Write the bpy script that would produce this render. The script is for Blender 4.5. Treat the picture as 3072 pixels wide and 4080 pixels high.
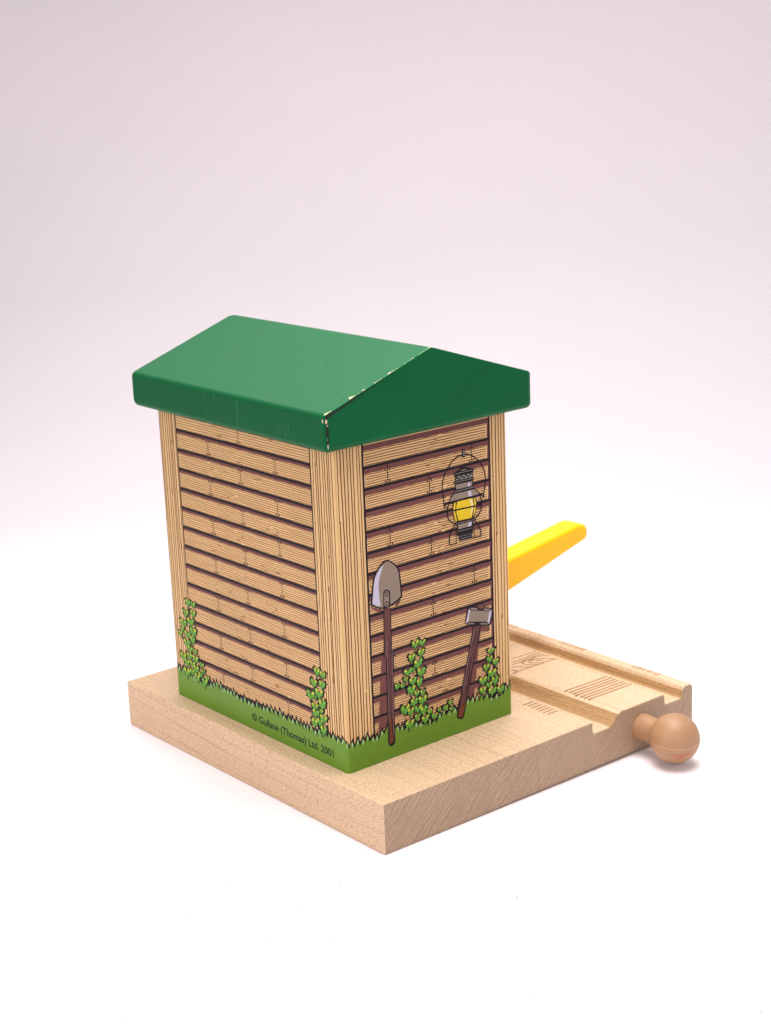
import bpy, bmesh, math, random
from mathutils import Vector, Matrix
random.seed(11)
S = 0.001                      # every length below is in millimetres
scene = bpy.context.scene
for o in list(bpy.data.objects): bpy.data.objects.remove(o)
COL = scene.collection

# ------------------------------------------------------------------ camera, world, lamps, exposure
TILT = Matrix.Rotation(-0.010, 4, 'Y')        # the warped board stands a hair higher on its track side
cam_d = bpy.data.cameras.new('camera'); cam = bpy.data.objects.new('camera', cam_d); COL.objects.link(cam)
cam_d.sensor_fit = 'HORIZONTAL'; cam_d.sensor_width = 36.0
cam_d.lens = 6813.119 / 3072.0 * 36.0
cam_d.clip_start = 0.01; cam_d.clip_end = 50
CR = ((0.76773, -0.6396131, -0.0385451), (-0.1987923, -0.1805618, -0.9632648), (0.609157, 0.7471898, -0.2657729))
CC = Vector((-210.5822, -263.1323, 170.0244))
M3 = Matrix((Vector(CR[0]), -Vector(CR[1]), -Vector(CR[2]))).transposed()
cam.matrix_world = TILT @ (Matrix.Translation(CC * S) @ M3.to_4x4())
cam_d.dof.use_dof = True; cam_d.dof.focus_distance = 0.372; cam_d.dof.aperture_fstop = 60
scene.camera = cam
scene.render.resolution_x = 771; scene.render.resolution_y = 1024

world = bpy.data.worlds.new('World'); scene.world = world; world.use_nodes = True
bg = world.node_tree.nodes['Background']
bg.inputs['Color'].default_value = (1.0, 0.966, 0.958, 1); bg.inputs['Strength'].default_value = 0.47

def area(name, loc, target, sx, sy, power, col=(1, 1, 1), spread=180):
    l = bpy.data.lights.new(name, 'AREA'); l.shape = 'RECTANGLE'; l.size = sx * S; l.size_y = sy * S
    l.energy = power; l.color = col; l.spread = math.radians(spread)
    o = bpy.data.objects.new(name, l); COL.objects.link(o)
    o.location = Vector(loc) * S
    o.rotation_euler = (Vector(target) - Vector(loc)).to_track_quat('-Z', 'Y').to_euler()
    return o
# the light tent's lamps: one panel overhead, a strip of lamps over the back, soft light from the open front; the two side panels are added fill
area('overhead_panel', (30, -10, 400), (30, 0, 0), 260, 260, 1.30, (1, 0.98, 0.96), 140)
area('back_panel', (135, 215, 330), (-110, -150, 30), 420, 160, .60, (1, 0.98, 0.96))
area('front_panel', (-330, -420, 330), (40, 40, 40), 420, 320, .15, (1, 0.96, 0.93), 80)
area('left_fill', (-430, 20, 220), (30, 50, 50), 260, 260, .13, (1, 0.97, 0.95), 70)  # added fill, brightens the left wall and board side
area('right_fill', (480, -120, 260), (50, 50, 40), 320, 320, .12, (1, 0.97, 0.95))  # added weak fill from the right, not a lamp of the tent

scene.view_settings.view_transform = 'Standard'; scene.view_settings.look = 'None'
scene.view_settings.exposure = 0.0; scene.view_settings.gamma = 1.0
scene.view_settings.use_curve_mapping = False
scene.render.engine = 'CYCLES'
scene.cycles.max_bounces = 8; scene.cycles.diffuse_bounces = 5
scene.cycles.use_denoising = True

# ------------------------------------------------------------------ materials
def lin(c):
    return tuple(((v / 255) / 12.92 if v / 255 <= .04045 else ((v / 255 + .055) / 1.055) ** 2.4) for v in c)
MAT = {}
def mat(name, rgb, rough=.45, spec=.5, k=1.0, sss=0.0, coat=0.0):
    m = bpy.data.materials.new(name); m.use_nodes = True
    b = m.node_tree.nodes['Principled BSDF']
    b.inputs['Base Color'].default_value = tuple(min(.95, v * k) for v in lin(rgb)) + (1,)
    b.inputs['Roughness'].default_value = rough
    b.inputs['Specular IOR Level'].default_value = spec
    b.inputs['Coat Weight'].default_value = coat; b.inputs['Coat Roughness'].default_value = .25
    if sss:
        b.inputs['Subsurface Weight'].default_value = sss
        b.inputs['Subsurface Radius'].default_value = (1.0, .6, .15); b.inputs['Subsurface Scale'].default_value = 3 * S
    MAT[name] = m; return m
class NT:
    """small helper for node graphs"""
    def __init__(s, m): s.m = m; s.t = m.node_tree; s.n = s.t.nodes; s.bsdf = s.n['Principled BSDF']
    def new(s, typ, **kw):
        n = s.n.new(typ)
        for k, v in kw.items(): setattr(n, k, v)
        return n
    def link(s, a, b): s.t.links.new(a, b)
    def val(s, sock, v):
        if isinstance(v, (int, float, tuple)): sock.default_value = v
        else: s.link(v, sock)
    def math(s, op, a, b=0.0, c=None):
        n = s.new('ShaderNodeMath', operation=op); s.val(n.inputs[0], a); s.val(n.inputs[1], b)
        if c is not None: s.val(n.inputs[2], c)
        return n.outputs[0]
    def coords(s, scale):
        tc = s.new('ShaderNodeTexCoord'); mp = s.new('ShaderNodeMapping')
        mp.inputs['Scale'].default_value = tuple(v / S for v in scale); s.link(tc.outputs['Object'], mp.inputs['Vector'])
        return mp.outputs[0]
    def noise(s, scale, detail=2, rough=.5):
        n = s.new('ShaderNodeTexNoise'); n.inputs['Scale'].default_value = 1.0
        n.inputs['Detail'].default_value = detail; n.inputs['Roughness'].default_value = rough
        s.link(s.coords(scale), n.inputs['Vector']); return n.outputs['Fac']
    def ramp(s, f, p0, p1, c0=(0, 0, 0, 1), c1=(1, 1, 1, 1)):
        r = s.new('ShaderNodeValToRGB'); e = r.color_ramp.elements
        e[0].position = p0; e[1].position = p1; e[0].color = c0; e[1].color = c1
        s.link(f, r.inputs[0]); return r.outputs[0]
    def mix(s, f, a, b, mode='MIX'):
        n = s.new('ShaderNodeMix', data_type='RGBA', blend_type=mode); s.val(n.inputs[0], f)
        s.val(n.inputs[6], a); s.val(n.inputs[7], b); return n.outputs[2]
    def bump(s, h, strength, dist):
        n = s.new('ShaderNodeBump'); n.inputs['Strength'].default_value = strength; n.inputs['Distance'].default_value = dist * S
        s.link(h, n.inputs['Height']); s.link(n.outputs[0], s.bsdf.inputs['Normal'])

def wood(name, c0, c1, pore, end=False):
    m = mat(name, c0, .55, .35); g = NT(m)
    c0, c1, pore = lin(c0) + (1,), lin(c1) + (1,), lin(pore) + (1,)
    big = g.noise((.16, .012, .16), 3)
    streak = g.noise((1.1, .03, 1.1), 3, .6)
    col = g.mix(g.ramp(streak, .3, .72), c0, c1)
    col = g.mix(g.math('MULTIPLY', g.ramp(big, .35, .7), .55), col, c1)
    # growth rings: tilted planes running along the board
    sep = g.new('ShaderNodeSeparateXYZ'); g.link(g.coords((1, 1, 1)), sep.inputs[0])
    x, y, z = sep.outputs
    u = g.math('ADD', g.math('MULTIPLY', x, .62), g.math('MULTIPLY', z, -.72))
    u = g.math('ADD', u, g.math('MULTIPLY', g.noise((.05, .008, .05), 3), 7.0 if end else 9.0))
    ring = g.math('SINE', g.math('MULTIPLY', u, 2.6))
    ringm = g.ramp(ring, .80, 1.0)
    col = g.mix(g.math('MULTIPLY', g.math('MULTIPLY', ringm, g.ramp(g.noise((.12, .02, .12), 2), .35, .6)), .34 if end else .26), col, pore)
    # pores: short dashes along the grain, dots on the end grain
    p = g.noise((6.0, 1.0, 6.0) if not end else (4.6, 3, 4.6), 2, .6)
    pm = g.ramp(p, .53, .63)
    col = g.mix(g.math('MULTIPLY', pm, .62 if end else .60), col, pore)
    if end:
        v = g.math('ADD', g.math('MULTIPLY', x, .80), g.math('MULTIPLY', z, .60))   # saw marks
        saw = g.math('SINE', g.math('ADD', g.math('MULTIPLY', v, 7.5), g.math('MULTIPLY', g.noise((.3, .3, .3), 2), 7)))
        col = g.mix(g.math('MULTIPLY', g.ramp(saw, .55, 1.0), .13), col, pore)
        fine = g.noise((2.6, 2.6, 2.6), 4, .7)
        col = g.mix(g.math('MULTIPLY', g.ramp(fine, .50, .72), .38), col, lin((222, 200, 176)) + (1,))
        lite = g.math('SINE', g.math('ADD', g.math('MULTIPLY', u, 5.1), g.math('MULTIPLY', g.noise((.5, .5, .5), 2), 5)))
        col = g.mix(g.math('MULTIPLY', g.math('MULTIPLY', g.ramp(lite, .82, 1.0), g.ramp(g.noise((.25, .25, .25), 2), .4, .6)), .4), col, lin((220, 198, 172)) + (1,))
    # glue joints between the boards
    for jx, wd in ((46.5, .09), (97.4, .06)):
        j = g.math('LESS_THAN', g.math('ABSOLUTE', g.math('SUBTRACT', x, jx)), wd)
        col = g.mix(g.math('MULTIPLY', j, .45), col, pore)
    side = g.math('GREATER_THAN', x, 46.5)
    col = g.mix(g.math('MULTIPLY', side, .22), col, c0)
    g.link(col, g.bsdf.inputs['Base Color'])
    h = g.math('ADD', g.math('MULTIPLY', pm, -1.0), g.math('MULTIPLY', g.noise((2.5, .5 if not end else 2.5, 2.5), 3), .8))
    g.bump(h, .35 if end else .22, .25)
    return m

wood('maple_long_grain', (220, 190, 156), (206, 174, 141), (134, 98, 74))
wood('maple_end_grain', (176, 148, 122), (164, 136, 111), (104, 78, 60), True)
wood('maple_groove', (200, 160, 112), (174, 132, 86), (116, 78, 46))
g = NT(MAT['maple_groove']); 
g.bump(g.noise((2.2, .35, 2.2), 4, .75), .8, .8)

def varied(name, rgb, rough, amt, scale, spec=.5, k=1.0, coat=0.0, rvar=.1, bump=0.0):
    m = mat(name, rgb, rough, spec, k, 0, coat); g = NT(m)
    base = tuple(min(.95, v * k) for v in lin(rgb)) + (1,)
    n = g.noise(scale, 4, .6)
    dark = tuple(v * (1 - amt) for v in base[:3]) + (1,); lite = tuple(min(1, v * (1 + amt)) for v in base[:3]) + (1,)
    g.link(g.mix(g.ramp(n, .3, .7), dark, lite), g.bsdf.inputs['Base Color'])
    r = g.math('ADD', g.math('MULTIPLY', n, rvar), rough - rvar / 2); g.link(r, g.bsdf.inputs['Roughness'])
    if bump: g.bump(g.noise(tuple(v * 6 for v in scale), 3), bump, .1)
    return m
varied('roof_green_paint', (2, 76, 37), .54, .08, (.08, .08, .08), .5, 1.0, 0, .08, .06)
MAT['roof_green_paint'].node_tree.nodes['Principled BSDF'].inputs['Specular Tint'].default_value = (.12, 1.0, .52, 1)
mat('bare_wood_chip', (204, 190, 156), .7, .2)
mat('dark_chip', (20, 30, 22), .6, .3)
mat('paint_scratch', (48, 118, 80), .5)
varied('shed_tan_print', (214, 174, 121), .42, .05, (.12, .12, .05), .4)
varied('shed_post_print', (217, 178, 124), .42, .06, (.3, .3, .03), .4)
mat('post_corner_glue', (186, 150, 92), .45)
varied('ink_brown', (108, 66, 63), .5, .07, (.3, .3, .3), .15)
mat('ink_grain', (104, 56, 30), .5, .15); mat('ink_grain_soft', (124, 76, 44), .5, .15); mat('ink_post_grain', (92, 52, 26), .5, .15)
mat('ink', (26, 16, 28), .5, .15); mat('ink_joint', (74, 52, 46), .5, .15)
varied('ink_green', (96, 136, 36), .42, .06, (.06, .06, .06), .3)
mat('ink_pale_green', (150, 186, 130), .5, .15); 
mat('ink_grey', (136, 120, 108), .5, .15); mat('ink_dark_grey', (122, 118, 110), .5, .15); mat('ink_lavender', (186, 180, 200), .5, .15)
mat('ink_yellow', (214, 182, 36), .5, .15); mat('ink_pale', (226, 206, 150), .5, .15)
mat('ink_handle', (96, 60, 58), .5, .15); mat('ink_rust', (108, 58, 38), .5, .15); mat('ink_mauve', (132, 104, 112), .5, .15)
mat('ink_leaf', (92, 150, 58), .5, .15); mat('ink_leaf_yellow', (196, 188, 60), .5, .15); mat('ink_leaf_pale', (130, 176, 70), .5, .15)
mat('ink_text', (20, 44, 34), .5, .15)
varied('yellow_plastic', (255, 190, 2), .33, .02, (.1, .1, .1), .3)
MAT['yellow_plastic'].node_tree.nodes['Principled BSDF'].inputs['Subsurface Weight'].default_value = .35
MAT['yellow_plastic'].node_tree.nodes['Principled BSDF'].inputs['Subsurface Radius'].default_value = (1, .6, .08)
MAT['yellow_plastic'].node_tree.nodes['Principled BSDF'].inputs['Subsurface Scale'].default_value = 2.5 * S
varied('tan_plastic', (164, 124, 90), .46, .05, (.25, .25, .25), .5, 1, 0, .12, .05)
mat('tan_flash', (214, 168, 118), .4); mat('pink_smear', (170, 104, 82), .5)
mat('burnt_line', (146, 106, 66), .7, .2)
varied('white_sheet', (241, 233, 238), .55, .012, (.012, .012, .012), .3)
mat('dust_grey', (124, 116, 116), .9, .1)

# outlines of the printed pictures, in millimetres on the wall they are printed on (along the wall, up the wall)
ART = {}
ART['lantern'] = [
('S','ink',0.279,[(31.03,55.72),(30.75,56.36),(30.53,58.28),(30.34,59.95),(30.51,61.77),(31.1,63.29),(32.05,64.5),(33.46,65.85),(35.01,66.73),(36.24,66.85),(37.31,66.83),(38.37,66.69),(39.89,66),(41.4,64.85),(42.6,63.33),(43.33,61.89),(43.68,60.4),(43.56,59),(43.28,57.75),(42.85,56.53),(43.06,55.89),(42.51,55.88)]),
('P','ink',[(36.59,68.24),(37.5,68.07),(37.47,66.22),(36.98,66.16),(36.53,66.39)]),
('P','ink_dark_grey',[(36.92,67.95),(37.34,67.87),(37.29,66.48),(36.9,66.5)]),
('P','ink',[(33.96,62.97),(35.2,63.55),(36.44,63.96),(37.66,63.9),(38.88,63.44),(40.02,62.99),(39.95,62.3),(33.94,62.45)]),
('P','ink_dark_grey',[(35.65,63.23),(37.03,63.46),(38.13,63.31),(37.02,63.15)]),
('S','ink_dark_grey',0.162,[(34.26,62.8),(39.66,62.82)]),
('P','ink',[(34.25,62.45),(39.74,62.45),(39.69,60.93),(34.27,60.99)]),
('P','ink_dark_grey',[(34.51,62.17),(39.45,62.18),(39.42,61.16),(34.54,61.23)]),
('P','ink',[(35.17,61.83),(35.12,61.71),(34.99,61.64),(34.83,61.64),(34.66,61.7),(34.54,61.82),(34.5,61.96),(34.55,62.08),(34.68,62.15),(34.84,62.15),(35.01,62.08),(35.13,61.96)]),
('P','ink',[(35.84,61.44),(35.79,61.32),(35.67,61.25),(35.5,61.25),(35.33,61.32),(35.21,61.43),(35.17,61.57),(35.22,61.69),(35.35,61.76),(35.52,61.76),(35.68,61.7),(35.8,61.58)]),
('P','ink',[(36.55,61.86),(36.5,61.74),(36.37,61.67),(36.2,61.66),(36.04,61.73),(35.92,61.85),(35.88,61.98),(35.93,62.1),(36.05,62.17),(36.22,62.18),(36.39,62.11),(36.51,61.99)]),
('P','ink',[(37.22,61.5),(37.17,61.38),(37.05,61.31),(36.88,61.31),(36.71,61.38),(36.59,61.5),(36.55,61.63),(36.6,61.75),(36.73,61.82),(36.9,61.82),(37.06,61.76),(37.18,61.64)]),
('P','ink',[(37.93,61.92),(37.88,61.8),(37.75,61.73),(37.59,61.73),(37.42,61.79),(37.3,61.91),(37.26,62.05),(37.31,62.17),(37.43,62.24),(37.6,62.24),(37.77,62.17),(37.89,62.06)]),
('P','ink',[(38.61,61.5),(38.56,61.38),(38.43,61.31),(38.26,61.3),(38.1,61.37),(37.98,61.49),(37.94,61.62),(37.99,61.74),(38.11,61.81),(38.28,61.82),(38.45,61.75),(38.57,61.63)]),
('P','ink',[(39.24,61.94),(39.19,61.82),(39.07,61.75),(38.9,61.75),(38.73,61.81),(38.61,61.93),(38.57,62.07),(38.62,62.19),(38.74,62.26),(38.91,62.26),(39.08,62.19),(39.2,62.08)]),
('S','ink',0.581,[(33.88,60.83),(39.99,60.79)]),
('S','ink_dark_grey',0.151,[(34.11,60.86),(39.84,60.79)]),
('P','ink',[(34.21,60.65),(39.73,60.45),(39.77,58.79),(34.24,58.88)]),
('P','ink_grey',[(34.47,60.3),(39.46,60.24),(39.35,59.11),(34.51,59.18)]),
('P','ink_lavender',[(38.14,60.03),(38.79,60.02),(38.76,59.17),(38.11,59.2)]),
('S','ink',0.652,[(33.88,58.66),(39.98,58.61)]),
('S','ink_dark_grey',0.175,[(34.08,58.74),(39.83,58.72)]),
('P','ink',[(33.8,58.56),(39.87,58.42),(40.93,57.74),(41.84,56.73),(42.37,56.36),(31.96,56.35),(32.7,57.61)]),
('P','ink_grey',[(33.86,58.26),(39.91,58.18),(40.85,57.52),(41.45,56.75),(32.39,56.73),(32.92,57.45)]),
('P','ink_lavender',[(38.15,58.11),(38.85,58.09),(39.35,56.77),(38.18,56.79)]),
('S','ink',0.442,[(30.83,56.44),(42.61,56.45)]),
('S','ink',0.349,[(31.06,56.42),(30.88,55.63)]),
('S','ink',0.28,[(32.12,56.38),(31.57,54.79),(31.62,53.37),(32.19,52.31),(33.82,51.13)]),
('S','ink',0.284,[(41.67,56.52),(42.33,54.96),(42.03,52.99),(41.13,51.75),(39.86,51.29)]),
('P','ink',[(33.48,56.34),(40.21,56.28),(40.69,55.06),(40.45,52.72),(39.55,51.42),(34.53,51.46),(33.7,51.87),(33.23,53.62),(33.21,55.04)]),
('P','ink_yellow',[(34.63,56.28),(39.37,56.21),(39.69,54.66),(39.59,53.49),(38.94,51.6),(34.92,51.73),(34.4,53.38),(34.3,54.82)]),
('P','ink_yellow',[(33.71,56.21),(34.24,56.18),(33.97,54.29),(34.17,53.07),(34.53,51.69),(34,51.81),(33.49,53.57),(33.46,54.99)]),
('P','ink_yellow',[(39.74,56.2),(40.17,55.99),(40.47,54.74),(40.22,52.77),(39.44,51.74),(39.76,53.1),(39.93,54.62)]),
('P','ink_pale',[(38.39,55.99),(39.33,56.02),(39.59,54.45),(39.28,52.72),(38.8,52.11),(39.06,54.2)]),
('S','ink',0.374,[(31.59,54.53),(42.22,54.05)]),
('S','ink_grey',0.093,[(31.81,54.33),(33.18,54.25)]),
('S','ink',0.541,[(33.9,51.21),(40.19,50.98)]),
('S','ink_dark_grey',0.141,[(34.13,51.19),(40.01,51)]),
('P','ink',[(34.31,51.15),(39.56,50.76),(39.2,49.4),(34.35,49.48)]),
('P','ink_grey',[(34.76,50.82),(39.06,50.72),(38.87,49.71),(34.72,49.73)]),
('P','ink_lavender',[(37.89,50.66),(39.06,50.63),(38.75,49.74),(37.86,49.68)]),
('P','ink',[(34.46,49.64),(39.21,49.52),(39.2,47.84),(34.55,47.95)]),
('P','ink',[(34.94,47.99),(38.89,47.89),(38.85,46.78),(34.97,46.82)]),
('S','ink_dark_grey',0.118,[(34.67,49.23),(39.01,49.18)]),
('S','ink_dark_grey',0.118,[(34.78,47.96),(38.77,47.82)]),
('S','ink_dark_grey',0.118,[(35.25,47.36),(38.6,47.33)]),
('S','ink_dark_grey',0.119,[(35.23,46.85),(38.58,46.8)]),
('S','ink',0.282,[(33.97,50.98),(32.86,50.03),(32.22,49.11),(31.95,47.98),(32,46.54),(34.27,46.52)]),
('S','ink',0.285,[(39.85,50.94),(41.04,49.25),(41.79,47.89),(41.66,46.59),(38.92,46.7)]),
('S','ink',0.165,[(34.14,49.41),(34.04,46.63)]),
('S','ink',0.166,[(39.49,49.58),(39.71,46.71)]),
]
ART['shovel_shade'] = [
('P','ink_brown',[(8.19,37.81),(9.08,37.15),(10.66,36.41),(11.94,35.92),(11.71,35.58),(10.84,35.66),(9.57,36.24),(8.53,37.11)]),
('P','ink_brown',[(15.6,36.71),(16.9,37.19),(16.7,36.53),(16.12,35.96),(15.34,35.88)]),
('P','ink_brown',[(10.75,24.61),(12.09,24.9),(11.93,16.34),(11.74,8.47),(8.99,6.97),(9.43,11.68),(10.06,18.39),(10.45,21.76)]),
]
ART['shovel'] = [
('P','ink',[(13.17,47.31),(13.81,47.11),(14.34,46.8),(15.5,45.92),(16.35,45.01),(16.88,44.01),(17.11,42.46),(17.29,40.2),(17.41,38.85),(17.4,37.69),(16.87,37.25),(15.6,36.75),(13.93,36.27),(11.85,36.17),(10.67,36.54),(9.4,37.21),(8.15,37.98),(8.51,39.05),(8.69,40.49),(8.93,42.18),(9.3,43.84),(9.77,44.69),(10.46,45.57),(11.37,46.41),(12.38,47.07)]),
('P','ink_grey',[(13.26,46.94),(14.01,46.68),(15.27,45.7),(16.2,44.6),(16.57,43.55),(16.76,41.92),(16.88,39.86),(17.01,37.97),(15.97,37.37),(13.95,36.71),(13.27,36.3),(11.11,36.67),(9.94,37.14),(8.72,38.12),(9.03,39.97),(9.27,42.1),(9.68,43.75),(10.37,44.98),(11.39,45.97),(12.4,46.61)]),
('P','ink_lavender',[(12.38,46.31),(11.88,45.42),(11.27,44.08),(10.84,42.78),(10.7,41.33),(10.8,39.11),(11.07,37),(9.95,37.36),(8.72,38.1),(9.04,40.15),(9.36,42.25),(9.77,43.73),(10.47,44.79),(11.38,45.8)]),
('P','ink',[(11.94,39.8),(12.16,40.28),(12.72,40.47),(13.36,40.31),(13.87,39.87),(13.99,39.31),(13.83,36.08),(11.84,36.52)]),
('P','ink_grey',[(12.24,39.64),(12.59,40.07),(13.03,40.1),(13.45,39.79),(13.59,39.32),(13.51,36.69),(13.06,36.44),(12.41,36.6),(12.11,37.03)]),
('P','ink',[(13.41,39.19),(13.33,38.93),(13.13,38.78),(12.87,38.77),(12.62,38.9),(12.45,39.14),(12.39,39.43),(12.47,39.68),(12.67,39.84),(12.93,39.85),(13.18,39.71),(13.35,39.47)]),
('P','ink_grey',[(13.19,39.24),(13.14,39.07),(13.03,38.97),(12.88,38.96),(12.74,39.04),(12.64,39.19),(12.61,39.38),(12.66,39.54),(12.77,39.64),(12.92,39.66),(13.06,39.57),(13.16,39.42)]),
('P','ink',[(13.39,37.07),(13.31,36.82),(13.11,36.66),(12.85,36.65),(12.6,36.79),(12.43,37.03),(12.37,37.32),(12.46,37.57),(12.65,37.72),(12.91,37.73),(13.16,37.6),(13.33,37.36)]),
('P','ink_grey',[(13.17,37.12),(13.12,36.96),(13.01,36.86),(12.86,36.84),(12.72,36.93),(12.62,37.08),(12.59,37.26),(12.64,37.43),(12.75,37.53),(12.9,37.54),(13.04,37.46),(13.14,37.31)]),
]
ART['shovel_handle'] = [
('P','ink',[(11.95,25.26),(14.08,24.7),(14.05,24.05),(13.97,19.71),(13.97,15.33),(13.86,9.84),(13.86,4.28),(13.65,3.46),(13.02,3.03),(12.34,3.07),(11.82,3.45),(11.67,4.39),(11.68,6.05),(11.79,10.45),(11.85,15.93),(11.89,20.29),(11.94,24.61)]),
('P','ink',[(11.88,36.38),(14.04,35.85),(13.92,31.25),(13.88,27.5),(13.48,24.37),(11.39,24.93),(11.74,31.81)]),
('P','ink_handle',[(12.17,36.13),(13.82,35.9),(13.66,31.32),(13.57,27.58),(13.41,24.39),(11.66,24.86),(11.82,28.04),(11.9,31.76)]),
('P','ink_handle',[(12.22,24.86),(13.82,24.44),(13.85,24.1),(13.76,19.77),(13.73,15.4),(13.6,9.92),(13.53,4.61),(13.27,4.02),(12.37,3.62),(11.99,4.07),(12.03,5.95),(12.09,10.36),(12.17,15.84),(12.17,20.21),(12.23,24.54)]),
('P','ink_rust',[(12.5,10.24),(12.92,9.23),(13.1,4.74),(13.27,4.13),(12.37,3.67),(12.02,4.17),(12.37,6.95)]),
('S','ink_mauve',0.128,[(12.55,28.77),(12.31,24.51),(12.28,20.18),(12.28,15.81),(12.22,11.43),(12.19,9.22)]),
('S','ink_mauve',0.128,[(13.94,28.41),(13.81,24.12),(13.7,19.79),(13.65,15.42),(13.54,9.94),(13.46,5.52)]),
('S','ink',0.107,[(13.13,29.7),(12.85,25.45),(12.83,21.12),(12.96,15.61),(12.88,11.23),(13.25,7.8),(13.12,5.07)]),
('S','ink',0.107,[(13.64,29.35),(13.39,24.23),(13.31,19.9),(13.28,16.62)]),
('S','ink',0.109,[(12.59,13.52),(12.69,10.18),(13.05,9.19),(13,6.77),(13.22,4.48)]),
('S','ink',0.109,[(12.39,8.06),(12.19,4.79)]),
('S','ink',0.107,[(12.53,24.45),(12.46,19.04),(12.41,14.67)]),
]
ART['hammer_shade'] = [
('P','ink_brown',[(40.81,24.59),(43.82,23.97),(43.89,22.92),(40.96,23.3),(40.73,21.97),(39.94,18.05),(39.13,12.5),(38.26,7.53),(36.3,8.23),(37.18,11.7),(38.91,18.32)]),
('P','ink_brown',[(35.99,24.72),(38.2,25.25),(38.06,23.75),(36.3,24.1)]),
]
ART['hammer'] = [
('P','ink',[(37.27,30.56),(40.05,29.91),(42.28,29.07),(44.81,28.3),(44.56,26.14),(43.98,24.22),(41.94,24.56),(39.15,25.47),(36.38,26.36),(36.14,26.93),(36.49,28.44),(36.92,30.07)]),
('P','ink_grey',[(37.88,29.4),(43.94,27.68),(42.95,25.36),(37.14,26.83)]),
('P','ink_lavender',[(37.38,29.96),(37.8,29.34),(37.1,26.83),(36.53,26.57),(36.43,26.86),(36.95,28.47)]),
('P','ink_lavender',[(44.61,27.96),(43.9,27.62),(43.07,25.26),(43.65,24.6),(44.21,26.08)]),
('P','ink_grey',[(37.66,30.06),(39.88,29.51),(40.2,28.94),(38.02,29.57)]),
('P','ink_grey',[(42.31,28.8),(44.45,28.13),(43.71,27.84),(41.92,28.49)]),
('P','ink_grey',[(36.98,26.55),(38.98,26.04),(38.78,25.76),(36.79,26.33)]),
('P','ink_grey',[(40.84,25.51),(42.87,25.06),(43.27,24.58),(41.05,25.11)]),
('P','ink',[(42.47,29.21),(42.28,28.78),(41.81,28.54),(41.17,28.57),(40.54,28.86),(40.08,29.32),(39.93,29.84),(40.12,30.27),(40.59,30.51),(41.23,30.48),(41.86,30.2),(42.31,29.73)]),
('P','ink_brown',[(42.17,29.33),(42.03,29.05),(41.67,28.9),(41.18,28.93),(40.7,29.14),(40.35,29.46),(40.23,29.81),(40.37,30.09),(40.73,30.24),(41.22,30.2),(41.7,30),(42.05,29.68)]),
('P','ink',[(38.69,25.64),(41.11,25.02),(40.61,23.17),(39.31,19.1),(37.6,12.92),(36.32,8.82),(35.45,5.35),(34.92,3.71),(34.34,3.31),(33.1,3.68),(32.64,4.3),(32.82,5.22),(34.1,9.45),(35.6,14.94),(36.66,18.33),(38.04,23.24)]),
('P','ink_handle',[(39.1,25.24),(40.67,24.84),(40.24,23.27),(38.98,19.19),(37.26,13.01),(35.99,8.92),(35.16,5.73),(34.62,4.1),(34.17,3.78),(33.25,4.05),(33.1,4.54),(33.2,5.26),(34.43,9.36),(35.94,14.85),(37.03,18.23),(38.43,23.14)]),
('P','ink_rust',[(33.82,6.86),(35.51,7.12),(35.16,5.73),(34.62,4.1),(34.17,3.78),(33.25,4.05),(33.1,4.54)]),
('S','ink_mauve',0.203,[(38.94,24.77),(38.46,22.99),(37.23,18.77),(36.07,14.96),(34.77,10)]),
('S','ink',0.131,[(39.51,25.06),(39.23,23.52),(39.53,22.86),(38.45,21.38),(37.65,20.12)]),
('S','ink',0.131,[(39.85,23.95),(39.42,22.3),(38.24,20.85),(37.42,18.72),(36.55,15.42),(35.71,12.7),(34.65,9.29),(33.81,6.57)]),
('S','ink',0.131,[(39.02,21.53),(38.47,19.32),(37.53,16.63),(36.97,13.83),(36.43,11.76),(35.58,9.03)]),
('S','ink',0.131,[(37.86,18.01),(36.95,16.05),(36.32,14.01)]),
('S','ink',0.132,[(36.03,11.13),(35.16,7.67),(34.69,6.31)]),
('S','ink',0.132,[(33.46,7.41),(33.27,4.79)]),
('S','ink',0.132,[(37.3,15.22),(36.82,12.39),(36.18,10.2)]),
]
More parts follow.
